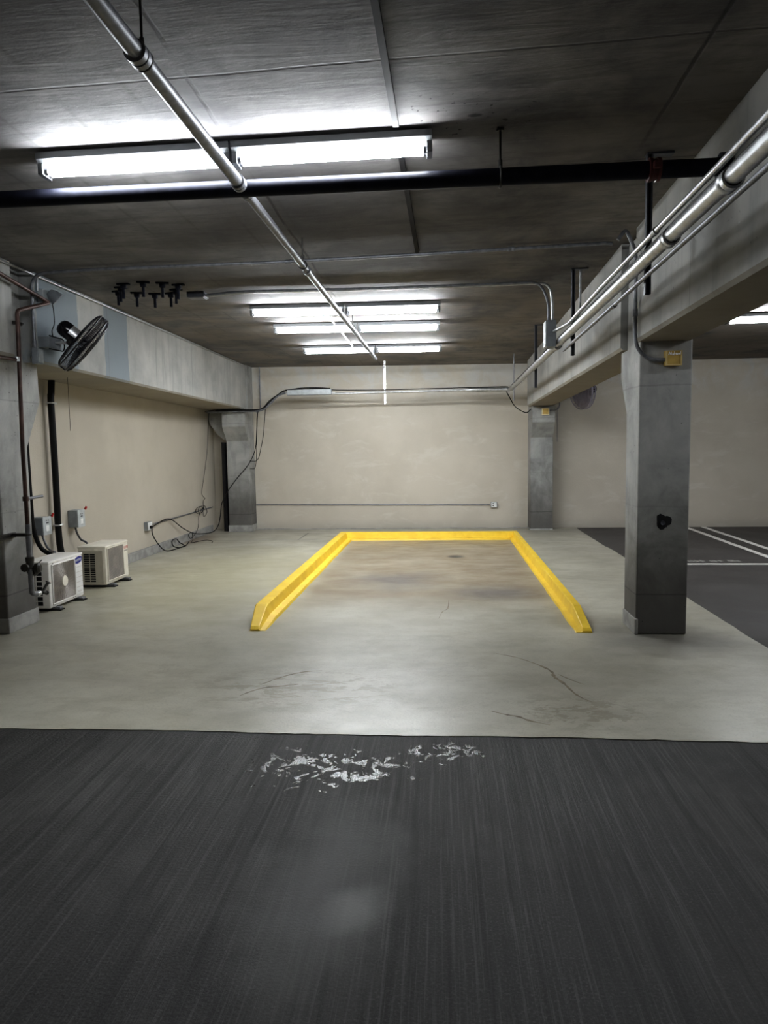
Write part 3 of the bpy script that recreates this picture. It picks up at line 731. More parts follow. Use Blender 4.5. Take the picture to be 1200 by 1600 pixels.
# hooked conduit and tan plate on the free-standing column
pts = bend([(1.29, 5.55, 2.975), (1.345, 5.55, 3.055), (1.425, 5.56, 2.88), (1.425, 5.56, 2.30), (1.44, 5.56, 2.19), (1.53, 5.575, 2.105), (1.655, 5.585, 2.105)], .07, 8)
tube_thing('conduit', pts, .014, 'galvd', 'hooked conduit running down the beam corner and curving to the tan plate', 'conduit', couplings=[((1.425, 5.56, 2.45), (0, 0, 1))])
t = thing('junction_box', (1.712, 5.62, 2.115), 'tan junction box with white scribble on the free-standing column', 'junction box')
MB().box((1.652, 5.57, 2.06), (1.772, 5.62, 2.17), bev=.004).build('body', M['tan'], t)
b = MB(); b.box((1.652, 5.565, 2.06), (1.665, 5.57, 2.17)); b.box((1.762, 5.565, 2.06), (1.772, 5.57, 2.17)); b.box((1.665, 5.565, 2.06), (1.762, 5.57, 2.069)); b.build('rim', M['tanlight'], t)
b = MB(); yy = 5.566
sq = [[(1.672, 2.136), (1.680, 2.160), (1.684, 2.140), (1.692, 2.160), (1.694, 2.138)], [(1.697, 2.142), (1.706, 2.134), (1.704, 2.150), (1.697, 2.148)], [(1.716, 2.162), (1.710, 2.136), (1.718, 2.140), (1.720, 2.152)], [(1.726, 2.136), (1.731, 2.152), (1.737, 2.138), (1.742, 2.150)], [(1.746, 2.136), (1.752, 2.150), (1.756, 2.138), (1.760, 2.163)]]
for q in sq: b.tube(cat([(x_, yy, z_) for x_, z_ in q], 4), .0022, 5)
b.build('lettering', M['whitetxt'], t)

# cream plate and short cable on the slim column
t = thing('junction_box', (1.70, 12.27, 2.02), 'small cream junction box on the slim end wall column', 'junction box')
MB().box((1.645, 12.225, 1.965), (1.765, 12.27, 2.085), bev=.004).build('body', M['cream'], t)
MB().box((1.66, 12.22, 1.98), (1.75, 12.225, 2.07), bev=.002).build('cover', M['tan'], t)
tube_thing('cable', cat([(1.76, 12.25, 2.04), (1.86, 12.22, 2.045), (1.92, 12.22, 2.09), (1.93, 12.24, 2.2), (1.90, 12.3, 2.3)], 6), .010, 'galvd', 'short grey flexible lead curling up from the cream junction box', 'cable', 8)

# ------------------------------------------------------------------ left wall services
def black_riser(pts, r, label, clamps):
    t = thing('insulated_pipe', tuple(pts[0]), label, 'pipe')
    MB().tube(pts, r, 14).build('sleeve', M['cable'], t, smooth=True)
    for z in clamps:
        p = min(pts, key=lambda q: abs(q[2] - z))
        c_ = MB().tube([(p[0] + (r + .004) * cos(a), p[1] + (r + .004) * sin(a), z) for a in [2 * pi * k / 16 for k in range(16)]], .009, 6, closed=True)
        c_.box((p[0] - .05, p[1] + r, z - .01), (p[0] + .012, p[1] + r + .06, z + .01), bev=.003).build('clamp', M['silver'], t, smooth=True)
    return t
black_riser(cat([(-4.10, 7.335, 2.27), (-4.10, 7.31, 2.10), (-4.10, 7.295, 2.03), (-4.10, 7.30, 1.5), (-4.10, 7.30, 1.0), (-4.10, 7.295, .72), (-4.095, 7.30, .5), (-4.06, 7.29, .30), (-3.99, 7.20, .16)], 6), .034, 'thick black insulated pipe running down the left wall behind the outdoor units', [2.0, .71])
black_riser(cat([(-4.11, 6.80, 2.26), (-4.11, 6.82, 1.53), (-4.11, 6.83, 1.0), (-4.11, 6.85, .72), (-4.07, 6.90, .52), (-3.97, 6.93, .44), (-3.93, 6.90, .40)], 6), .022, 'slimmer black insulated pipe partly hidden by the left column', [])
tube_thing('black_drain_pipe', [(-3.905, 12.62, .004), (-3.905, 12.62, 1.60)], .055, 'fanblack', 'dark pipe standing in the gap beside the far left column', 'pipe', 14)
tube_thing('hanging_wire', [(-3.8, 7.1, 2.30), (-3.8, 7.1, 1.70)], .0022, 'cable', 'thin wire hanging from the left beam beside the black pipe', 'wire', 5)
tube_thing('conduit', [(1.99, 12.845, 2.13), (1.99, 12.845, 1.52)], .004, 'galvd', 'thin vertical wire on the end wall right of the slim column', 'wire', 5)

def disconnect(y0, y1, z0, z1, label):
    t = thing('disconnect_switch', (XL, (y0 + y1) / 2, z0), label, 'switch box')
    x1 = -4.05
    MB().box((XL, y0, z0), (x1 - .012, y1, z1), bev=.004).build('box', M['boxgrey'], t)
    d_ = MB().box((x1 - .012, y0 - .003, z0 - .003), (x1, y1 + .003, z1 + .004), bev=.003).build('cover', M['boxlight'], t)
    ym = (y0 + y1) / 2
    MB().box((x1, ym - .025, z0 + .035), (x1 + .0015, ym + .03, z0 + .095)).build('sticker', M['label'], d_)
    MB().box((x1, ym - .02, z0 + .115), (x1 + .0015, ym + .025, z0 + .128)).box((x1, ym - .022, z0 + .14), (x1 + .0015, ym - .008, z0 + .152)).box((x1, ym + .012, z0 + .14), (x1 + .0015, ym + .026, z0 + .152)).build('marking', M['strut'], d_)
    lv = MB().tube([(x1 - .03, y1 + .012, z0 + .10), (x1 - .025, y1 + .016, z1 - .02), (x1 - .005, y1 + .03, z1 + .015)], .007, 8).build('lever', M['iron'], t, smooth=True)
    MB().tube([(x1 - .008, y1 + .029, z1 - .005), (x1 + .006, y1 + .036, z1 + .03)], .012, 10).build('grip', M['handle'], lv, smooth=True)
    return t
disconnect(6.93, 7.08, .645, .825, 'grey switch box with red lever above the nearer outdoor unit')
disconnect(7.63, 7.78, .645, .835, 'grey switch box with red lever above the farther outdoor unit')
tube_thing('flexible_conduit', cat([(-4.10, 6.98, .645), (-4.07, 6.965, .58), (-4.02, 6.93, .52), (-3.95, 6.88, .49), (-3.89, 6.84, .487)], 6), .011, 'galvd', 'flexible conduit from the nearer switch box down to its outdoor unit', 'conduit')
tube_thing('flexible_conduit', cat([(-4.12, 6.93, .70), (-4.13, 6.895, .69), (-4.145, 6.88, .73), (-4.155, 6.878, .84)], 6), .010, 'galvd', 'short flexible conduit looping from the side of the nearer switch box', 'conduit')
tube_thing('flexible_conduit', cat([(-4.11, 7.67, .645), (-4.10, 7.68, .58), (-4.08, 7.72, .50), (-4.04, 7.76, .46), (-4.0, 7.78, .38)], 6), .011, 'strut', 'flexible dark conduit from the farther switch box down behind its outdoor unit', 'conduit')

# standpipe
sp = thing('standpipe', (-3.42, 5.63, .286), 'rusty vertical standpipe with a valve on the left column', 'pipe')
MB().tube(bend([(-3.385, 5.34, 2.87), (-3.385, 6.09, 2.775), (-3.40, 5.625, 2.625), (-3.420, 5.615, 1.5), (-3.420, 5.620, .60)], .03), .0165, 14).build('pipe', M['rust'], sp, smooth=True)
MB().tube(bend([(-3.420, 5.620, .90), (-3.420, 5.620, .32), (-3.420, 5.700, .30)], .03), .021, 14).build('lower_pipe', M['galvd'], sp, smooth=True)
vb = MB().lathe([(.02, -.05), (.036, -.045), (.036, -.02), (.03, 0), (.034, .02), (.034, .045), (.02, .05)], (-3.420, 5.620, .58), (0, 0, 1), 16)
vb.lathe([(0, -.05), (.045, -.05), (.05, -.03), (.04, 0), (.0, .005)], (-3.420, 5.630, .51), (0, -1, .1), 18)
vb.lathe([(.02, 0), (.04, .01), (.045, .04), (.03, .055), (0, .055)], (-3.400, 5.640, .53), (1, .2, 0), 18).build('valve', M['iron'], sp, smooth=True)
MB().lathe([(0, -.06), (.034, -.06), (.034, -.04), (.02, -.035), (.02, .03)], (-3.435, 5.620, .545), (0, 1, 0), 14).tube([(-3.390, 5.680, .56), (-3.380, 5.730, .585)], .004, 6).build('valve_handle', M['iron'], sp, smooth=True)
MB().cyl((-3.420, 5.690, .30), (-3.420, 5.735, .30), .022).build('brass_ring', M['silver'], sp, smooth=True)
hb = MB().tube(cat([(-3.420, 5.730, .30), (-3.415, 5.770, .305), (-3.410, 5.810, .34), (-3.400, 5.840, .37)], 4), .012, 8)
hb.tube([(-3.410, 5.820, .285), (-3.410, 5.760, .30)], .012, 8).lathe([(0, 0), (.018, 0), (.018, .012), (0, .012)], (-3.410, 5.820, .285), (0, 1, -.2), 10)
hb.tube([(-3.400, 5.810, .385), (-3.400, 5.870, .36)], .007, 6).build('hose_valve', M['iron'], sp, smooth=True)
MB().tube([(-3.420, 5.620, 1.11), (-3.420, 5.860, 1.115)], .012, 10).build('side_stub', M['galvd'], sp, smooth=True)
MB().lathe([(.017, -.02), (.024, -.018), (.024, .018), (.017, .02)], (-3.420, 5.615, 1.11), (0, 0, 1), 14).build('tee', M['rust'], sp, smooth=True)
MB().tube(bend([(-3.420, 4.960, 2.215), (-3.420, 5.615, 2.235)], .02), .015, 12).build('side_branch', M['rust'], sp, smooth=True)
MB().lathe([(.017, -.02), (.026, -.018), (.026, .018), (.017, .02)], (-3.420, 5.615, 2.24), (0, 0, 1), 14).build('collar', M['galv'], sp, smooth=True)
br = MB().box((-3.575, 5.430, .815), (-3.550, 5.660, .828)).box((-3.575, 5.430, .785), (-3.550, 5.660, .795)).box((-3.575, 5.425, .785), (-3.550, 5.435, .828))
br.tube([(-3.42 + .024 * cos(a), 5.62 + .024 * sin(a), .815) for a in [2 * pi * k / 16 for k in range(16)]], .007, 6, closed=True).box((-3.560, 5.600, .80), (-3.435, 5.635, .825)).build('wall_bracket', M['iron'], sp)
br = MB().box((-3.565, 5.70, 2.53), (-3.41, 5.72, 2.545)).box((-3.44, 5.61, 2.52), (-3.42, 5.72, 2.545)).build('upper_bracket', M['iron'], sp)

# upper left pipe along the beam/ceiling joint
tube_thing('conduit', [(-3.43, 5.1, CZ(-3.43, 5.1) - .03), (-3.43, 5.66, CZ(-3.43, 5.66) - .03), (-3.43, 12.3, CZ(-3.43, 12.3) - .022)], .010, 'galv', 'thin bright conduit in the corner between the left beam and the ceiling', 'conduit', couplings=[((-3.43, 6.9, CZ(-3.43, 6.9) - .03), (0, 1, 0))])

# flood lamp on the blue patch
t = thing('wall_lamp', (-3.45, 6.13, 2.80), 'small grey wall lamp high on the blue-grey patch above the fan', 'lamp')
MB().box((-3.45, 6.02, 2.76), (-3.40, 6.10, 2.88), bev=.004).build('base_plate', M['boxlight'], t)
MB().lathe([(.0, -.01), (.03, -.005), (.052, .03), (.058, .085), (.05, .088), (.0, .07)], (-3.385, 6.10, 2.865), (.5, .35, -.55), 18).build('hood', M['boxgrey'], t, smooth=True)
MB().cyl((-3.44, 6.01, 2.99), (-3.44, 6.01, 2.86), .010).build('conduit_stub', M['galv'], t, smooth=True)

# fans
def basis():
    PIT, YAW, ROLL = .0923, .0834, -.0156
    f = V((-sin(YAW) * cos(PIT), cos(YAW) * cos(PIT), -sin(PIT))); r = f.cross(V((0, 0, 1))).normalized(); u = r.cross(f)
    c, s_ = cos(ROLL), sin(ROLL); return f, c * r + s_ * u, -s_ * r + c * u
def make_fan(name, c, ax, Rr, label, detail=True):
    c = V(c); ax = V(ax).normalized()
    t = thing(name, tuple(c), label, 'fan')
    u = ax.orthogonal().normalized(); w = ax.cross(u)
    def P(r, h, a): return c + ax * h + (u * cos(a) + w * sin(a)) * r
    front = [(.05, .125), (.35, .122), (.62, .115), (.85, .10), (.96, .075), (1.0, .05), (1.0, 0)]
    rear = [(.18, -.115), (.45, -.11), (.72, -.10), (.9, -.085), (.97, -.065), (1.0, -.045), (1.0, 0)]
    nsp = 104 if detail else 40
    for nm, pf in (('front_guard', front), ('rear_guard', rear)):
        b = MB()
        for k in range(nsp):
            a = 2 * pi * k / nsp; tw = .5
            b.tube([P(rr * Rr, h * Rr * 2.3, a + tw * (1 - rr)) for rr, h in pf], 0.0021 if detail else .003, 4, caps=False)
        for rr, h in ((.35, None), (.62, None), (.85, None), (1.0, None)):
            hh = next((h2 for r2, h2 in pf if abs(r2 - rr) < .12 and (rr < 1 or r2 == 1)), 0)
            b.tube([P(rr * Rr, hh * Rr * 2.3, 2 * pi * k / 40) for k in range(40)], .004 if rr < 1 else .007, 5, closed=True)
        b.build(nm, M['fanwire' if detail else 'ghost'], t, smooth=True)
    MB().lathe([(0, .225 * Rr), (.16 * Rr, .222 * Rr), (.17 * Rr, .2 * Rr), (0, .2 * Rr)], c, ax, 20).build('badge', M['fanblack'], t, smooth=True)
    for k in range(3):
        b = MB(); vs = []; fs = []; n = 8; m_ = 6
        for i in range(n + 1):
            rr = (.14 + .76 * i / n) * Rr; wd = .35 + .55 * sin(pi * min(1, i / n * .8 + .1))
            for j in range(m_ + 1):
                a = 2 * pi * k / 3 + wd * (j / m_ - .5) * 1.5 + .25 * i / n; h = .07 * Rr * (1 - 2 * j / m_) * (1.3 - .5 * i / n) + .02 * Rr
                vs.append(tuple(P(rr, h, a)))
        for i in range(n):
            for j in range(m_): q = i * (m_ + 1) + j; fs.append((q, q + 1, q + m_ + 2, q + m_ + 1))
        b.add(vs, fs); o = b.build('fan_blade', M['fanblade' if detail else 'ghost'], t, smooth=True)
    MB().lathe([(0, .1 * Rr), (.14 * Rr, .09 * Rr), (.15 * Rr, -.1 * Rr), (0, -.1 * Rr)], c, ax, 20).build('hub', M['fanblack'], t, smooth=True)
    mo = MB().lathe([(.0, -.2 * Rr), (.245 * Rr, -.2 * Rr), (.25 * Rr, -.55 * Rr), (.25 * Rr, -.62 * Rr), (.235 * Rr, -.72 * Rr), (.19 * Rr, -.80 * Rr), (.1 * Rr, -.85 * Rr), (0, -.86 * Rr)], c, ax, 24).build('motor', M['fanblack'], t, smooth=True)
    return t, mo, P
f_, r_, u_ = basis()
axf = r_ * .70 - u_ * .60 + f_ * .44
axf.normalize()
FC = V((-3.14, 6.17, 2.435)); FR = .285
fan, motor, P = make_fan('wall_fan', FC, axf, FR, 'black caged industrial fan on the left beam, tilted downward')
# bare aluminium plate wrapped on the motor facing the camera
b = MB(); n = 8; vs = []
uu = axf.orthogonal().normalized(); ww = axf.cross(uu); cam_dir = (V((0, 0, 1.5)) - FC); cam_dir -= axf * cam_dir.dot(axf); cam_dir.normalize()
sd = axf.cross(cam_dir)
for h in (-.24, -.52):
    for k in range(n + 1):
        a = -1.25 + 1.45 * k / n; sgn = -1 if sd.z > 0 else 1
        vs.append(tuple(FC + axf * h * FR + (cam_dir * cos(a) + sd * -sgn * sin(a) * -1) * .257 * FR))
b.add(vs, [(k, k + 1, n + 2 + k, n + 1 + k) for k in range(n)]); b.build('name_plate', M['silver'], motor, smooth=True)
mb = FC - axf * .45 * FR
base = V((-3.43, 6.10, 2.44))
piv = mb - u_ * .085 - r_ * 0.0
yk = MB().tube([tuple(base), tuple(piv)], .013, 10).tube([tuple(piv), tuple(mb - u_ * .05)], .018, 10)
yk.build('bracket', M['silver'], fan, smooth=True)
MB().lathe([(0, .03), (.022, .028), (.026, .02), (.026, -.02), (0, -.02)], tuple(piv - f_ * .01), tuple(-f_), 18).lathe([(0, .038), (.011, .037), (.012, .03)], tuple(piv - f_ * .01), tuple(-f_), 12).build('tilt_knob', M['iron'], fan, smooth=True)
t = thing('fan_control_box', (-3.45, 6.07, 2.39), 'grey box with rounded end beside the left fan on the beam', 'electrical box')
MB().box((-3.45, 5.985, 2.385), (-3.35, 6.01, 2.475), bev=.003).box((-3.45, 6.01, 2.388), (-3.36, 6.16, 2.472), bev=.003).build('box', M['boxgrey'], t)
MB().box((-3.358, 6.005, 2.384), (-3.352, 6.19, 2.476), bev=.002).build('cover', M['boxgrey'], t)
MB().tube(bend([(-3.352, 6.0, 2.482), (-3.352, 6.225, 2.482), (-3.352, 6.245, 2.43), (-3.352, 6.225, 2.376), (-3.352, 5.99, 2.370)], .06, 7), .0055, 8).build('cord_loop', M['cable'], t, smooth=True)
tube_thing('cable', cat([(-3.42, 6.19, 2.80), (-3.42, 6.215, 2.74), (-3.42, 6.215, 2.62), (-3.42, 6.17, 2.55), (-3.40, 6.15, 2.48)], 6), .004, 'cable', 'thin black cable from the wall lamp down to the grey fan box', 'cable', 6)

fan2, m2, P2 = make_fan('wall_fan', (2.235, 11.9, 2.335), (-.9, -.42, -.12), .30, 'caged fan at the end wall, half hidden under the right beam', False)
MB().lathe([(0, -.01), (.28, -.01), (.28, .01), (0, .01)], (2.235, 11.9, 2.335), (-.9, -.42, -.12), 30).build('back_disc', M['ghost'], fan2, smooth=True)
MB().tube([(2.40, 12.0, 2.36), (2.42, 12.85, 2.40)], .018, 10).build('bracket', M['iron'], fan2, smooth=True)

# black hangers cluster on the ceiling
hs = [(-2.93, 6.47), (-2.73, 6.46), (-2.62, 6.58), (-2.52, 6.68), (-3.09, 6.76), (-2.98, 6.84), (-2.85, 6.93), (-2.68, 6.97), (-2.86, 6.56)]
hs = [(-2.90, 6.50), (-2.70, 6.47), (-2.545, 6.53), (-2.43, 6.62), (-3.07, 6.76), (-2.93, 6.86), (-2.78, 6.93), (-2.62, 6.93), (-2.98, 6.62), (-2.52, 6.80)]
place = ['at the left end of the rear row', 'second in the front row', 'third in the front row', 'at the right end of the front row', 'at the far left, low', 'second in the rear row', 'third in the rear row', 'fourth in the rear row', 'between the two rows at the left', 'between the two rows at the right']
place[0] = 'first in the front row'; place[4] = 'first in the rear row'
proto = None
for i, (hx, hy) in enumerate(hs):
    z = CZ(hx, hy); lab = 'black bracket stub on the ceiling, ' + place[i]
    if proto is None:
        t = thing('ceiling_bracket', (hx, hy, z), lab, 'bracket', 'black bracket stubs on the ceiling')
        MB().box((hx - .058, hy - .022, z - .014), (hx + .058, hy + .022, z + .002), bev=.003).build('plate', M['blackpipe'], t)
        MB().lathe([(0, -.135), (.013, -.135), (.013, -.05), (.026, -.045), (.03, -.014), (0, -.012)], (hx, hy, z), (0, 0, 1), 14).build('stem', M['blackpipe'], t, smooth=True)
        proto = t
    else:
        r = copy_tree(proto, V((hx, hy, z)) - V(proto.location), lab); r.rotation_euler = (0, 0, random.uniform(-.35, .35))

# ------------------------------------------------------------------ outdoor units
def unit(y0, y1, xf, depth, z0, z1, kind, label):
    """front faces +x"""
    t = thing('air_conditioner', (xf - depth / 2, (y0 + y1) / 2, .004), label, 'air conditioner')
    xb = xf - depth; Mc = M['acwhite'] if kind == 1 else M['accream']; W = y1 - y0; Hh = z1 - z0
    sm = simple
    MB().box((xb, y0, z0), (xf, y1, z1 - .012), bev=.014).build('casing', Mc, t, smooth=True)
    MB().box((xb - .004, y0 - .004, z1 - .024), (xf + .004, y1 + .004, z1), bev=.007).build('lid', Mc, t, smooth=True)
    if kind == 1:
        gy0, gy1, gz0, gz1 = y0 + .055, y0 + .455, z0 + .04, z1 - .045
    else:
        gy0, gy1, gz0, gz1 = y0 + .04, y0 + .415, z0 + .045, z1 - .035
    cy, cz = (gy0 + gy1) / 2, (gz0 + gz1) / 2
    # raised frame and dark opening
    b = MB()
    for (a0, a1, c0, c1) in ((gy0 - .012, gy1 + .012, gz1, gz1 + .012), (gy0 - .012, gy1 + .012, gz0 - .012, gz0), (gy0 - .012, gy0, gz0, gz1), (gy1, gy1 + .012, gz0, gz1)):
        b.box((xf - .002, a0, c0), (xf + .012, a1, c1), bev=.004)
    fr = b.build('grille_frame', Mc, t, smooth=True)
    MB().box((xf - .001, gy0, gz0), (xf + .001, gy1, gz1)).build('fan_opening', M['fin'], t)
    if kind == 1:
        b = MB(); rmax = min(gy1 - gy0, gz1 - gz0) / 2
        xg = xf + .008
        def clampp(y, z): return (xg, min(max(y, gy0), gy1), min(max(z, gz0), gz1))
        for k in range(24):
            r = .05 + k * .0118
            seg = []; n = 64
            for j in range(n + 1):
                a = 2 * pi * j / n; y = cy + r * cos(a); z = cz + r * sin(a)
                if gy0 < y < gy1 and gz0 < z < gz1: seg.append((xg, y, z))
                else:
                    if len(seg) > 1: b.tube(seg, .0022, 4, caps=False)
                    seg = []
            if len(seg) > 1: b.tube(seg, .0022, 4, caps=False)
        for k in range(28):
            a = 2 * pi * k / 28; s_ = []
            for j in range(9):
                r = .045 + .26 * j / 8; aa = a + .35 * j / 8; y = cy + r * cos(aa); z = cz + r * sin(aa)
                if gy0 < y < gy1 and gz0 < z < gz1: s_.append((xg - .003, y, z))
            if len(s_) > 1: b.tube(s_, .0026, 4, caps=False)
        g = b.build('fan_grille', M['grille'], t)
        MB().lathe([(0, .012), (.048, .011), (.052, .004), (.052, 0), (0, 0)], (xf + .006, cy, cz), (1, 0, 0), 26).build('hub_cap', M['accream'], g, smooth=True)
        # louvre panel
        py0, py1, pz0, pz1 = gy1 + .025, y1 - .018, z0 + .035, z1 - .115
        pn = MB().box((xf - .001, py0, pz0), (xf + .006, py1, pz1), bev=.003).build('service_panel', M['acpanel'], t)
        b = MB()
        for k in range(5): zz = pz0 + .07 + (pz1 - pz0 - .09) * k / 4; b.box((xf + .006, py0 + .006, zz), (xf + .0072, py1 - .006, zz + .003))
        b.box((xf + .006, py0 + .02, pz0 + .022), (xf + .0072, py1 - .03, pz0 + .027)); b.box((xf + .006, py0 + .02, pz0 + .034), (xf + .0072, py1 - .02, pz0 + .037))
        b.build('seam', M['grille'], pn)
        ly, lz = (py0 + py1) / 2 - .006, z1 - .064
        Mx = Matrix(((0, 0, 1, xf + .003), (1, 0, 0, ly), (0, 1, 0, lz), (0, 0, 0, 1))) @ Matrix.Rotation(radians(8), 4, 'Z')
        b = MB(); n = 36
        vs = [(0, 0, .003)] + [(.074 * cos(2 * pi * k / n), .033 * sin(2 * pi * k / n), .003) for k in range(n)] + [(.074 * cos(2 * pi * k / n), .033 * sin(2 * pi * k / n), -.002) for k in range(n)]
        fs = [(0, 1 + k, 1 + (k + 1) % n) for k in range(n)] + [(1 + k, 1 + n + k, 1 + n + (k + 1) % n, 1 + (k + 1) % n) for k in range(n)]
        b.add(vs, fs, Mx); lg = b.build('logo', M['blue'], t)
        text_mesh('lettering', 'SAMSUNG', .031, Mx @ Matrix.Translation((0, 0, .0036)) @ Matrix.Rotation(radians(-3), 4, 'Z'), M['whitetxt'], lg, .0006, .82)
        b = MB()
        for (yy, zz) in ((gy0 + .02, gz1 + .018), (gy1 - .05, gz1 + .018), (gy0 + .1, z1 - .02), (gy1 + .05, z1 - .02), (gy0 + .02, gz0 - .018), (gy1 - .04, gz0 - .018), (gy1, z0 + .02)):
            b.lathe([(0, .004), (.005, .003), (.005, -.002)], (xf, yy, zz), (1, 0, 0), 8)
        b.build('screw', M['iron'], t)
        # side openings
        b = MB(); fr_ = MB()
        for k in range(8):
            zz = z0 + .03 + k * .047
            b.box((xf - .12, y0 - .003, zz), (xf - .07, y0 + .002, zz + .036)); b.box((xf - .19, y0 - .003, zz), (xf - .135, y0 + .002, zz + .036))
        b.build('side_vent', M['dark'], t)
    else:
        b = MB(); xg = xf + .006; n = int((gy1 - gy0) / .0095)
        for k in range(n + 1):
            y = gy0 + (gy1 - gy0) * k / n; b.tube([(xg, y, gz0), (xg, y, gz1)], .0017, 4, caps=False)
        for k in range(int((gz1 - gz0) / .012) + 1):
            z = gz0 + k * .012; b.tube([(xg, gy0, z), (xg, gy1, z)], .0013, 4, caps=False)
        b.build('fan_grille', M['grille'], t)
        bl = MB().lathe([(.07, .001), (.165, .001), (.165, .002), (.07, .002)], (xf + .001, cy, cz), (1, 0, 0), 30).build('fan_ring', M['strut'], t)
        MB().box((xf - .001, gy1 + .022, z0 + .02), (xf + .004, y1 - .012, z1 - .035), bev=.003).build('service_panel', M['accream'], t)
        ly = (gy1 + .022 + y1 - .012) / 2
        Mx = Matrix(((0, 0, 1, xf + .0045), (1, 0, 0, ly), (0, 1, 0, z1 - .078), (0, 0, 0, 1)))
        text_mesh('lettering', 'FUJITSU', .044, Mx, M['redtxt'], t, .0005, .8)
        text_mesh('small_lettering', 'INVERTER', .022, Mx @ Matrix.Translation((0, -.035, 0)), M['greytxt'], t, .0004, .9)
        MB().box((xf - .29 + .17, y0 - .004, z1 - .05), (xf - .24 + .02, y0 + .01, z1 - .025), bev=.004).build('side_grip', M['accream'], t)
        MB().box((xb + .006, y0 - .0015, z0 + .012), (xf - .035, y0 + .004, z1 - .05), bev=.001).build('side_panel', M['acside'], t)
        b = MB()
        for k in range(13):
            zz = z0 + .035 + k * (Hh - .11) / 13
            b.box((xf - .245, y0 - .003, zz), (xf - .185, y0 + .002, zz + .017)); b.box((xf - .175, y0 - .003, zz), (xf - .12, y0 + .002, zz + .017))
        b.build('side_vent', M['dark'], t)
    for yy in (y0 + .10, y1 - .09):
        ft = MB().box((xb - .02, yy - .03, .016), (xf + .05, yy + .03, z0 + .002), bev=.004).build('foot', M['galvd'], t)
        MB().box((xb - .03, yy - .038, .004), (xf + .062, yy + .038, .016), bev=.003).build('rubber_pad', M['rubber'], ft)
    return t
unit(6.285, 6.91, -3.65, .26, .035, .475, 1, 'white outdoor air conditioner with round fan grille and blue oval logo')
unit(7.41, 7.96, -3.65, .31, .038, .462, 2, 'cream outdoor air conditioner with slotted side and square grille')

# ------------------------------------------------------------------ left wall outlet and cord tangle
t = thing('wall_outlet', (XL, 9.72, .42), 'small outlet box low on the left wall with cords plugged in', 'outlet')
MB().box((XL, 9.64, .365), (-4.115, 9.79, .485), bev=.004).build('box', M['boxgrey'], t)
MB().box((-4.115, 9.645, .37), (-4.110, 9.785, .48), bev=.002).build('cover', M['label'], t)
MB().box((-4.11, 9.69, .39), (-4.085, 9.74, .43), bev=.004).build('plug', M['cable'], t)
tube_thing('conduit', [(-4.155, 9.79, .43), (-4.155, 12.6, .445)], .009, 'galvd', 'thin low conduit along the left wall from the outlet to the corner', 'conduit', 8)
tube_thing('cord', cat([(-4.09, 9.72, .40), (-4.10, 9.76, .30), (-4.08, 9.86, .17), (-4.05, 10.0, .05), (-4.02, 10.15, .012), (-3.98, 10.45, .012), (-4.0, 10.7, .013), (-4.09, 10.75, .05), (-4.1, 10.65, .12), (-4.09, 10.45, .12), (-4.05, 10.38, .05), (-3.99, 10.45, .014), (-3.96, 10.62, .014), (-4.0, 10.85, .02), (-4.02, 10.95, .03)], 7), .008, 'cable', 'black cord drooping from the left outlet to a loop on the floor', 'cord', 7)
tube_thing('cord', cat([(-4.09, 9.74, .41), (-4.12, 9.95, .425), (-4.13, 10.2, .45), (-4.135, 10.42, .455), (-4.12, 10.6, .41), (-4.10, 10.95, .25), (-4.07, 11.35, .12), (-4.04, 11.8, .06), (-3.99, 12.1, .06), (-3.95, 12.25, .15), (-3.93, 12.32, .3), (-3.92, 12.38, .5), (-3.87, 12.40, .62), (-3.78, 12.42, .78), (-3.62, 12.42, .98), (-3.42, 12.40, 1.20), (-3.28, 12.36, 1.45), (-3.22, 12.28, 1.75), (-3.19, 12.22, 2.0), (-3.17, 12.21, 2.10)], 6), .0075, 'cable', 'long black cord from the left outlet sagging and rising past the corner column', 'cord', 7)
rk = random.Random(5)
def loops(c, n, ry, rz):
    out = []
    for k in range(n * 8 + 1):
        a = 2 * pi * k / 8; q = 1 + .35 * sin(k * .7)
        out.append((c[0] + .02 + .018 * sin(a * .5), c[1] + ry * q * cos(a), c[2] + rz * q * sin(a)))
    return out
pts = [(-4.02, 12.2, 2.11), (-4.04, 12.2, 2.0), (-4.06, 12.15, 1.5), (-4.09, 12.02, 1.05), (-4.12, 11.95, .75), (-4.12, 12.05, .66), (-4.12, 12.1, .64)]
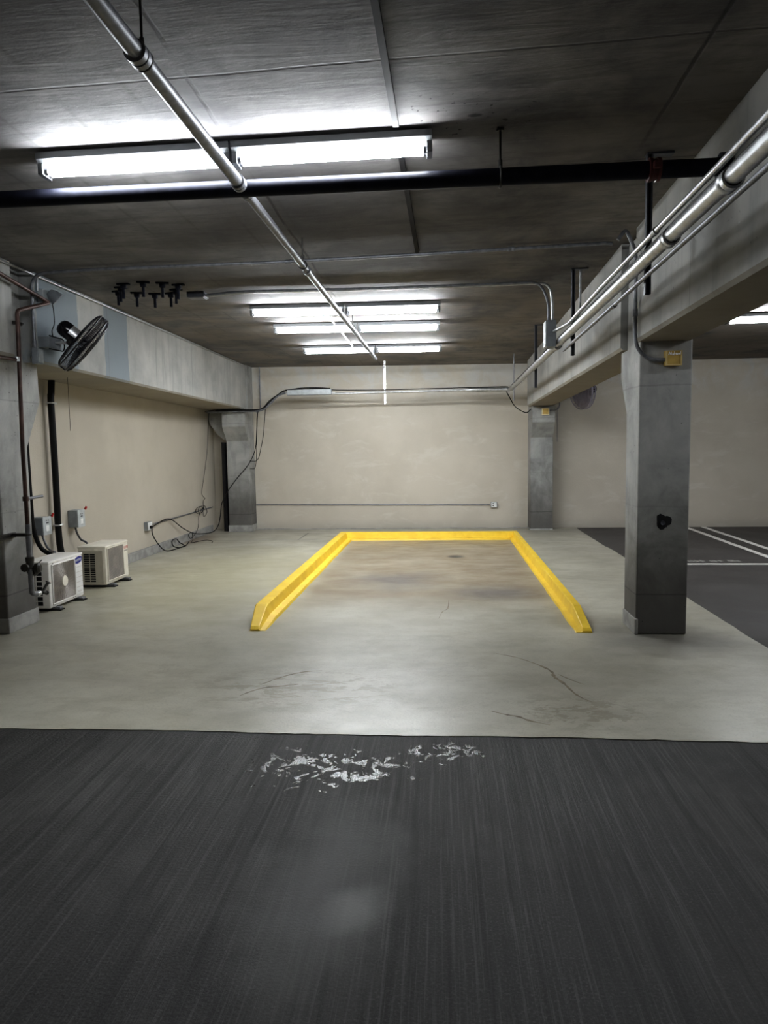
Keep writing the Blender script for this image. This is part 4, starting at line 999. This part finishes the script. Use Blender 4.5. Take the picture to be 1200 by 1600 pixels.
pts += [(-4.12, 12.0, .58)] + loops((-4.135, 11.85, .45), 2, .16, .055) + [(-4.12, 12.05, .52), (-4.11, 12.15, .40), (-4.12, 12.0, .33), (-4.12, 11.95, .48), (-4.12, 11.75, .36), (-4.11, 11.7, .25), (-4.10, 11.6, .15), (-4.08, 11.4, .09), (-4.06, 11.15, .06), (-4.07, 11.1, .13), (-4.07, 11.25, .14), (-4.04, 11.2, .03), (-4.0, 11.0, .014), (-3.93, 11.15, .014), (-3.85, 11.3, .014), (-3.72, 11.2, .012), (-3.66, 11.0, .012)]
tube_thing('cord', cat(pts, 5), .0045, 'cable', 'thin black cord hanging from the corner conduit, knotted, trailing on the floor', 'cord', 6)
tube_thing('cord', cat([(-3.16, 12.17, 2.11), (-3.19, 12.2, 1.8), (-3.23, 12.28, 1.45), (-3.25, 12.3, 1.25), (-3.30, 12.38, 1.14), (-3.40, 12.45, 1.13)], 6), .005, 'cable', 'thin cord hanging beside the far left column, hooked back at mid height', 'cord', 6)
tube_thing('cord', cat([(-3.03, 12.18, 2.15), (-3.06, 12.22, 1.95), (-3.10, 12.26, 1.7), (-3.16, 12.30, 1.48), (-3.22, 12.36, 1.32), (-3.30, 12.42, 1.26), (-3.40, 12.45, 1.27)], 6), .006, 'cable', 'black cord curving from the conduit bend towards the far left column', 'cord', 6)

# ------------------------------------------------------------------ world, camera, view
w = bpy.data.worlds.new('World'); sc.world = w; w.use_nodes = True
w.node_tree.nodes['Background'].inputs[0].default_value = (.5, .55, .65, 1); w.node_tree.nodes['Background'].inputs[1].default_value = .0

cam = bpy.data.cameras.new('Camera'); co = bpy.data.objects.new('Camera', cam); col.objects.link(co)
cam.sensor_fit = 'VERTICAL'; cam.sensor_height = 36; cam.lens = 1121 / 1600 * 36; cam.clip_start = .05; cam.clip_end = 100
co.matrix_world = Matrix(((r_.x, u_.x, -f_.x, 0), (r_.y, u_.y, -f_.y, 0), (r_.z, u_.z, -f_.z, 1.5), (0, 0, 0, 1)))
sc.camera = co
sc.view_settings.view_transform = 'Standard'
try: sc.view_settings.look = 'Medium High Contrast'
except Exception as e: print('LOOK', e)
sc.view_settings.exposure = 2.02
sc.cycles.max_bounces = 7; sc.cycles.diffuse_bounces = 4; sc.cycles.adaptive_threshold = .02
sc.cycles.use_denoising = True
sc.cycles.sample_clamp_indirect = 6
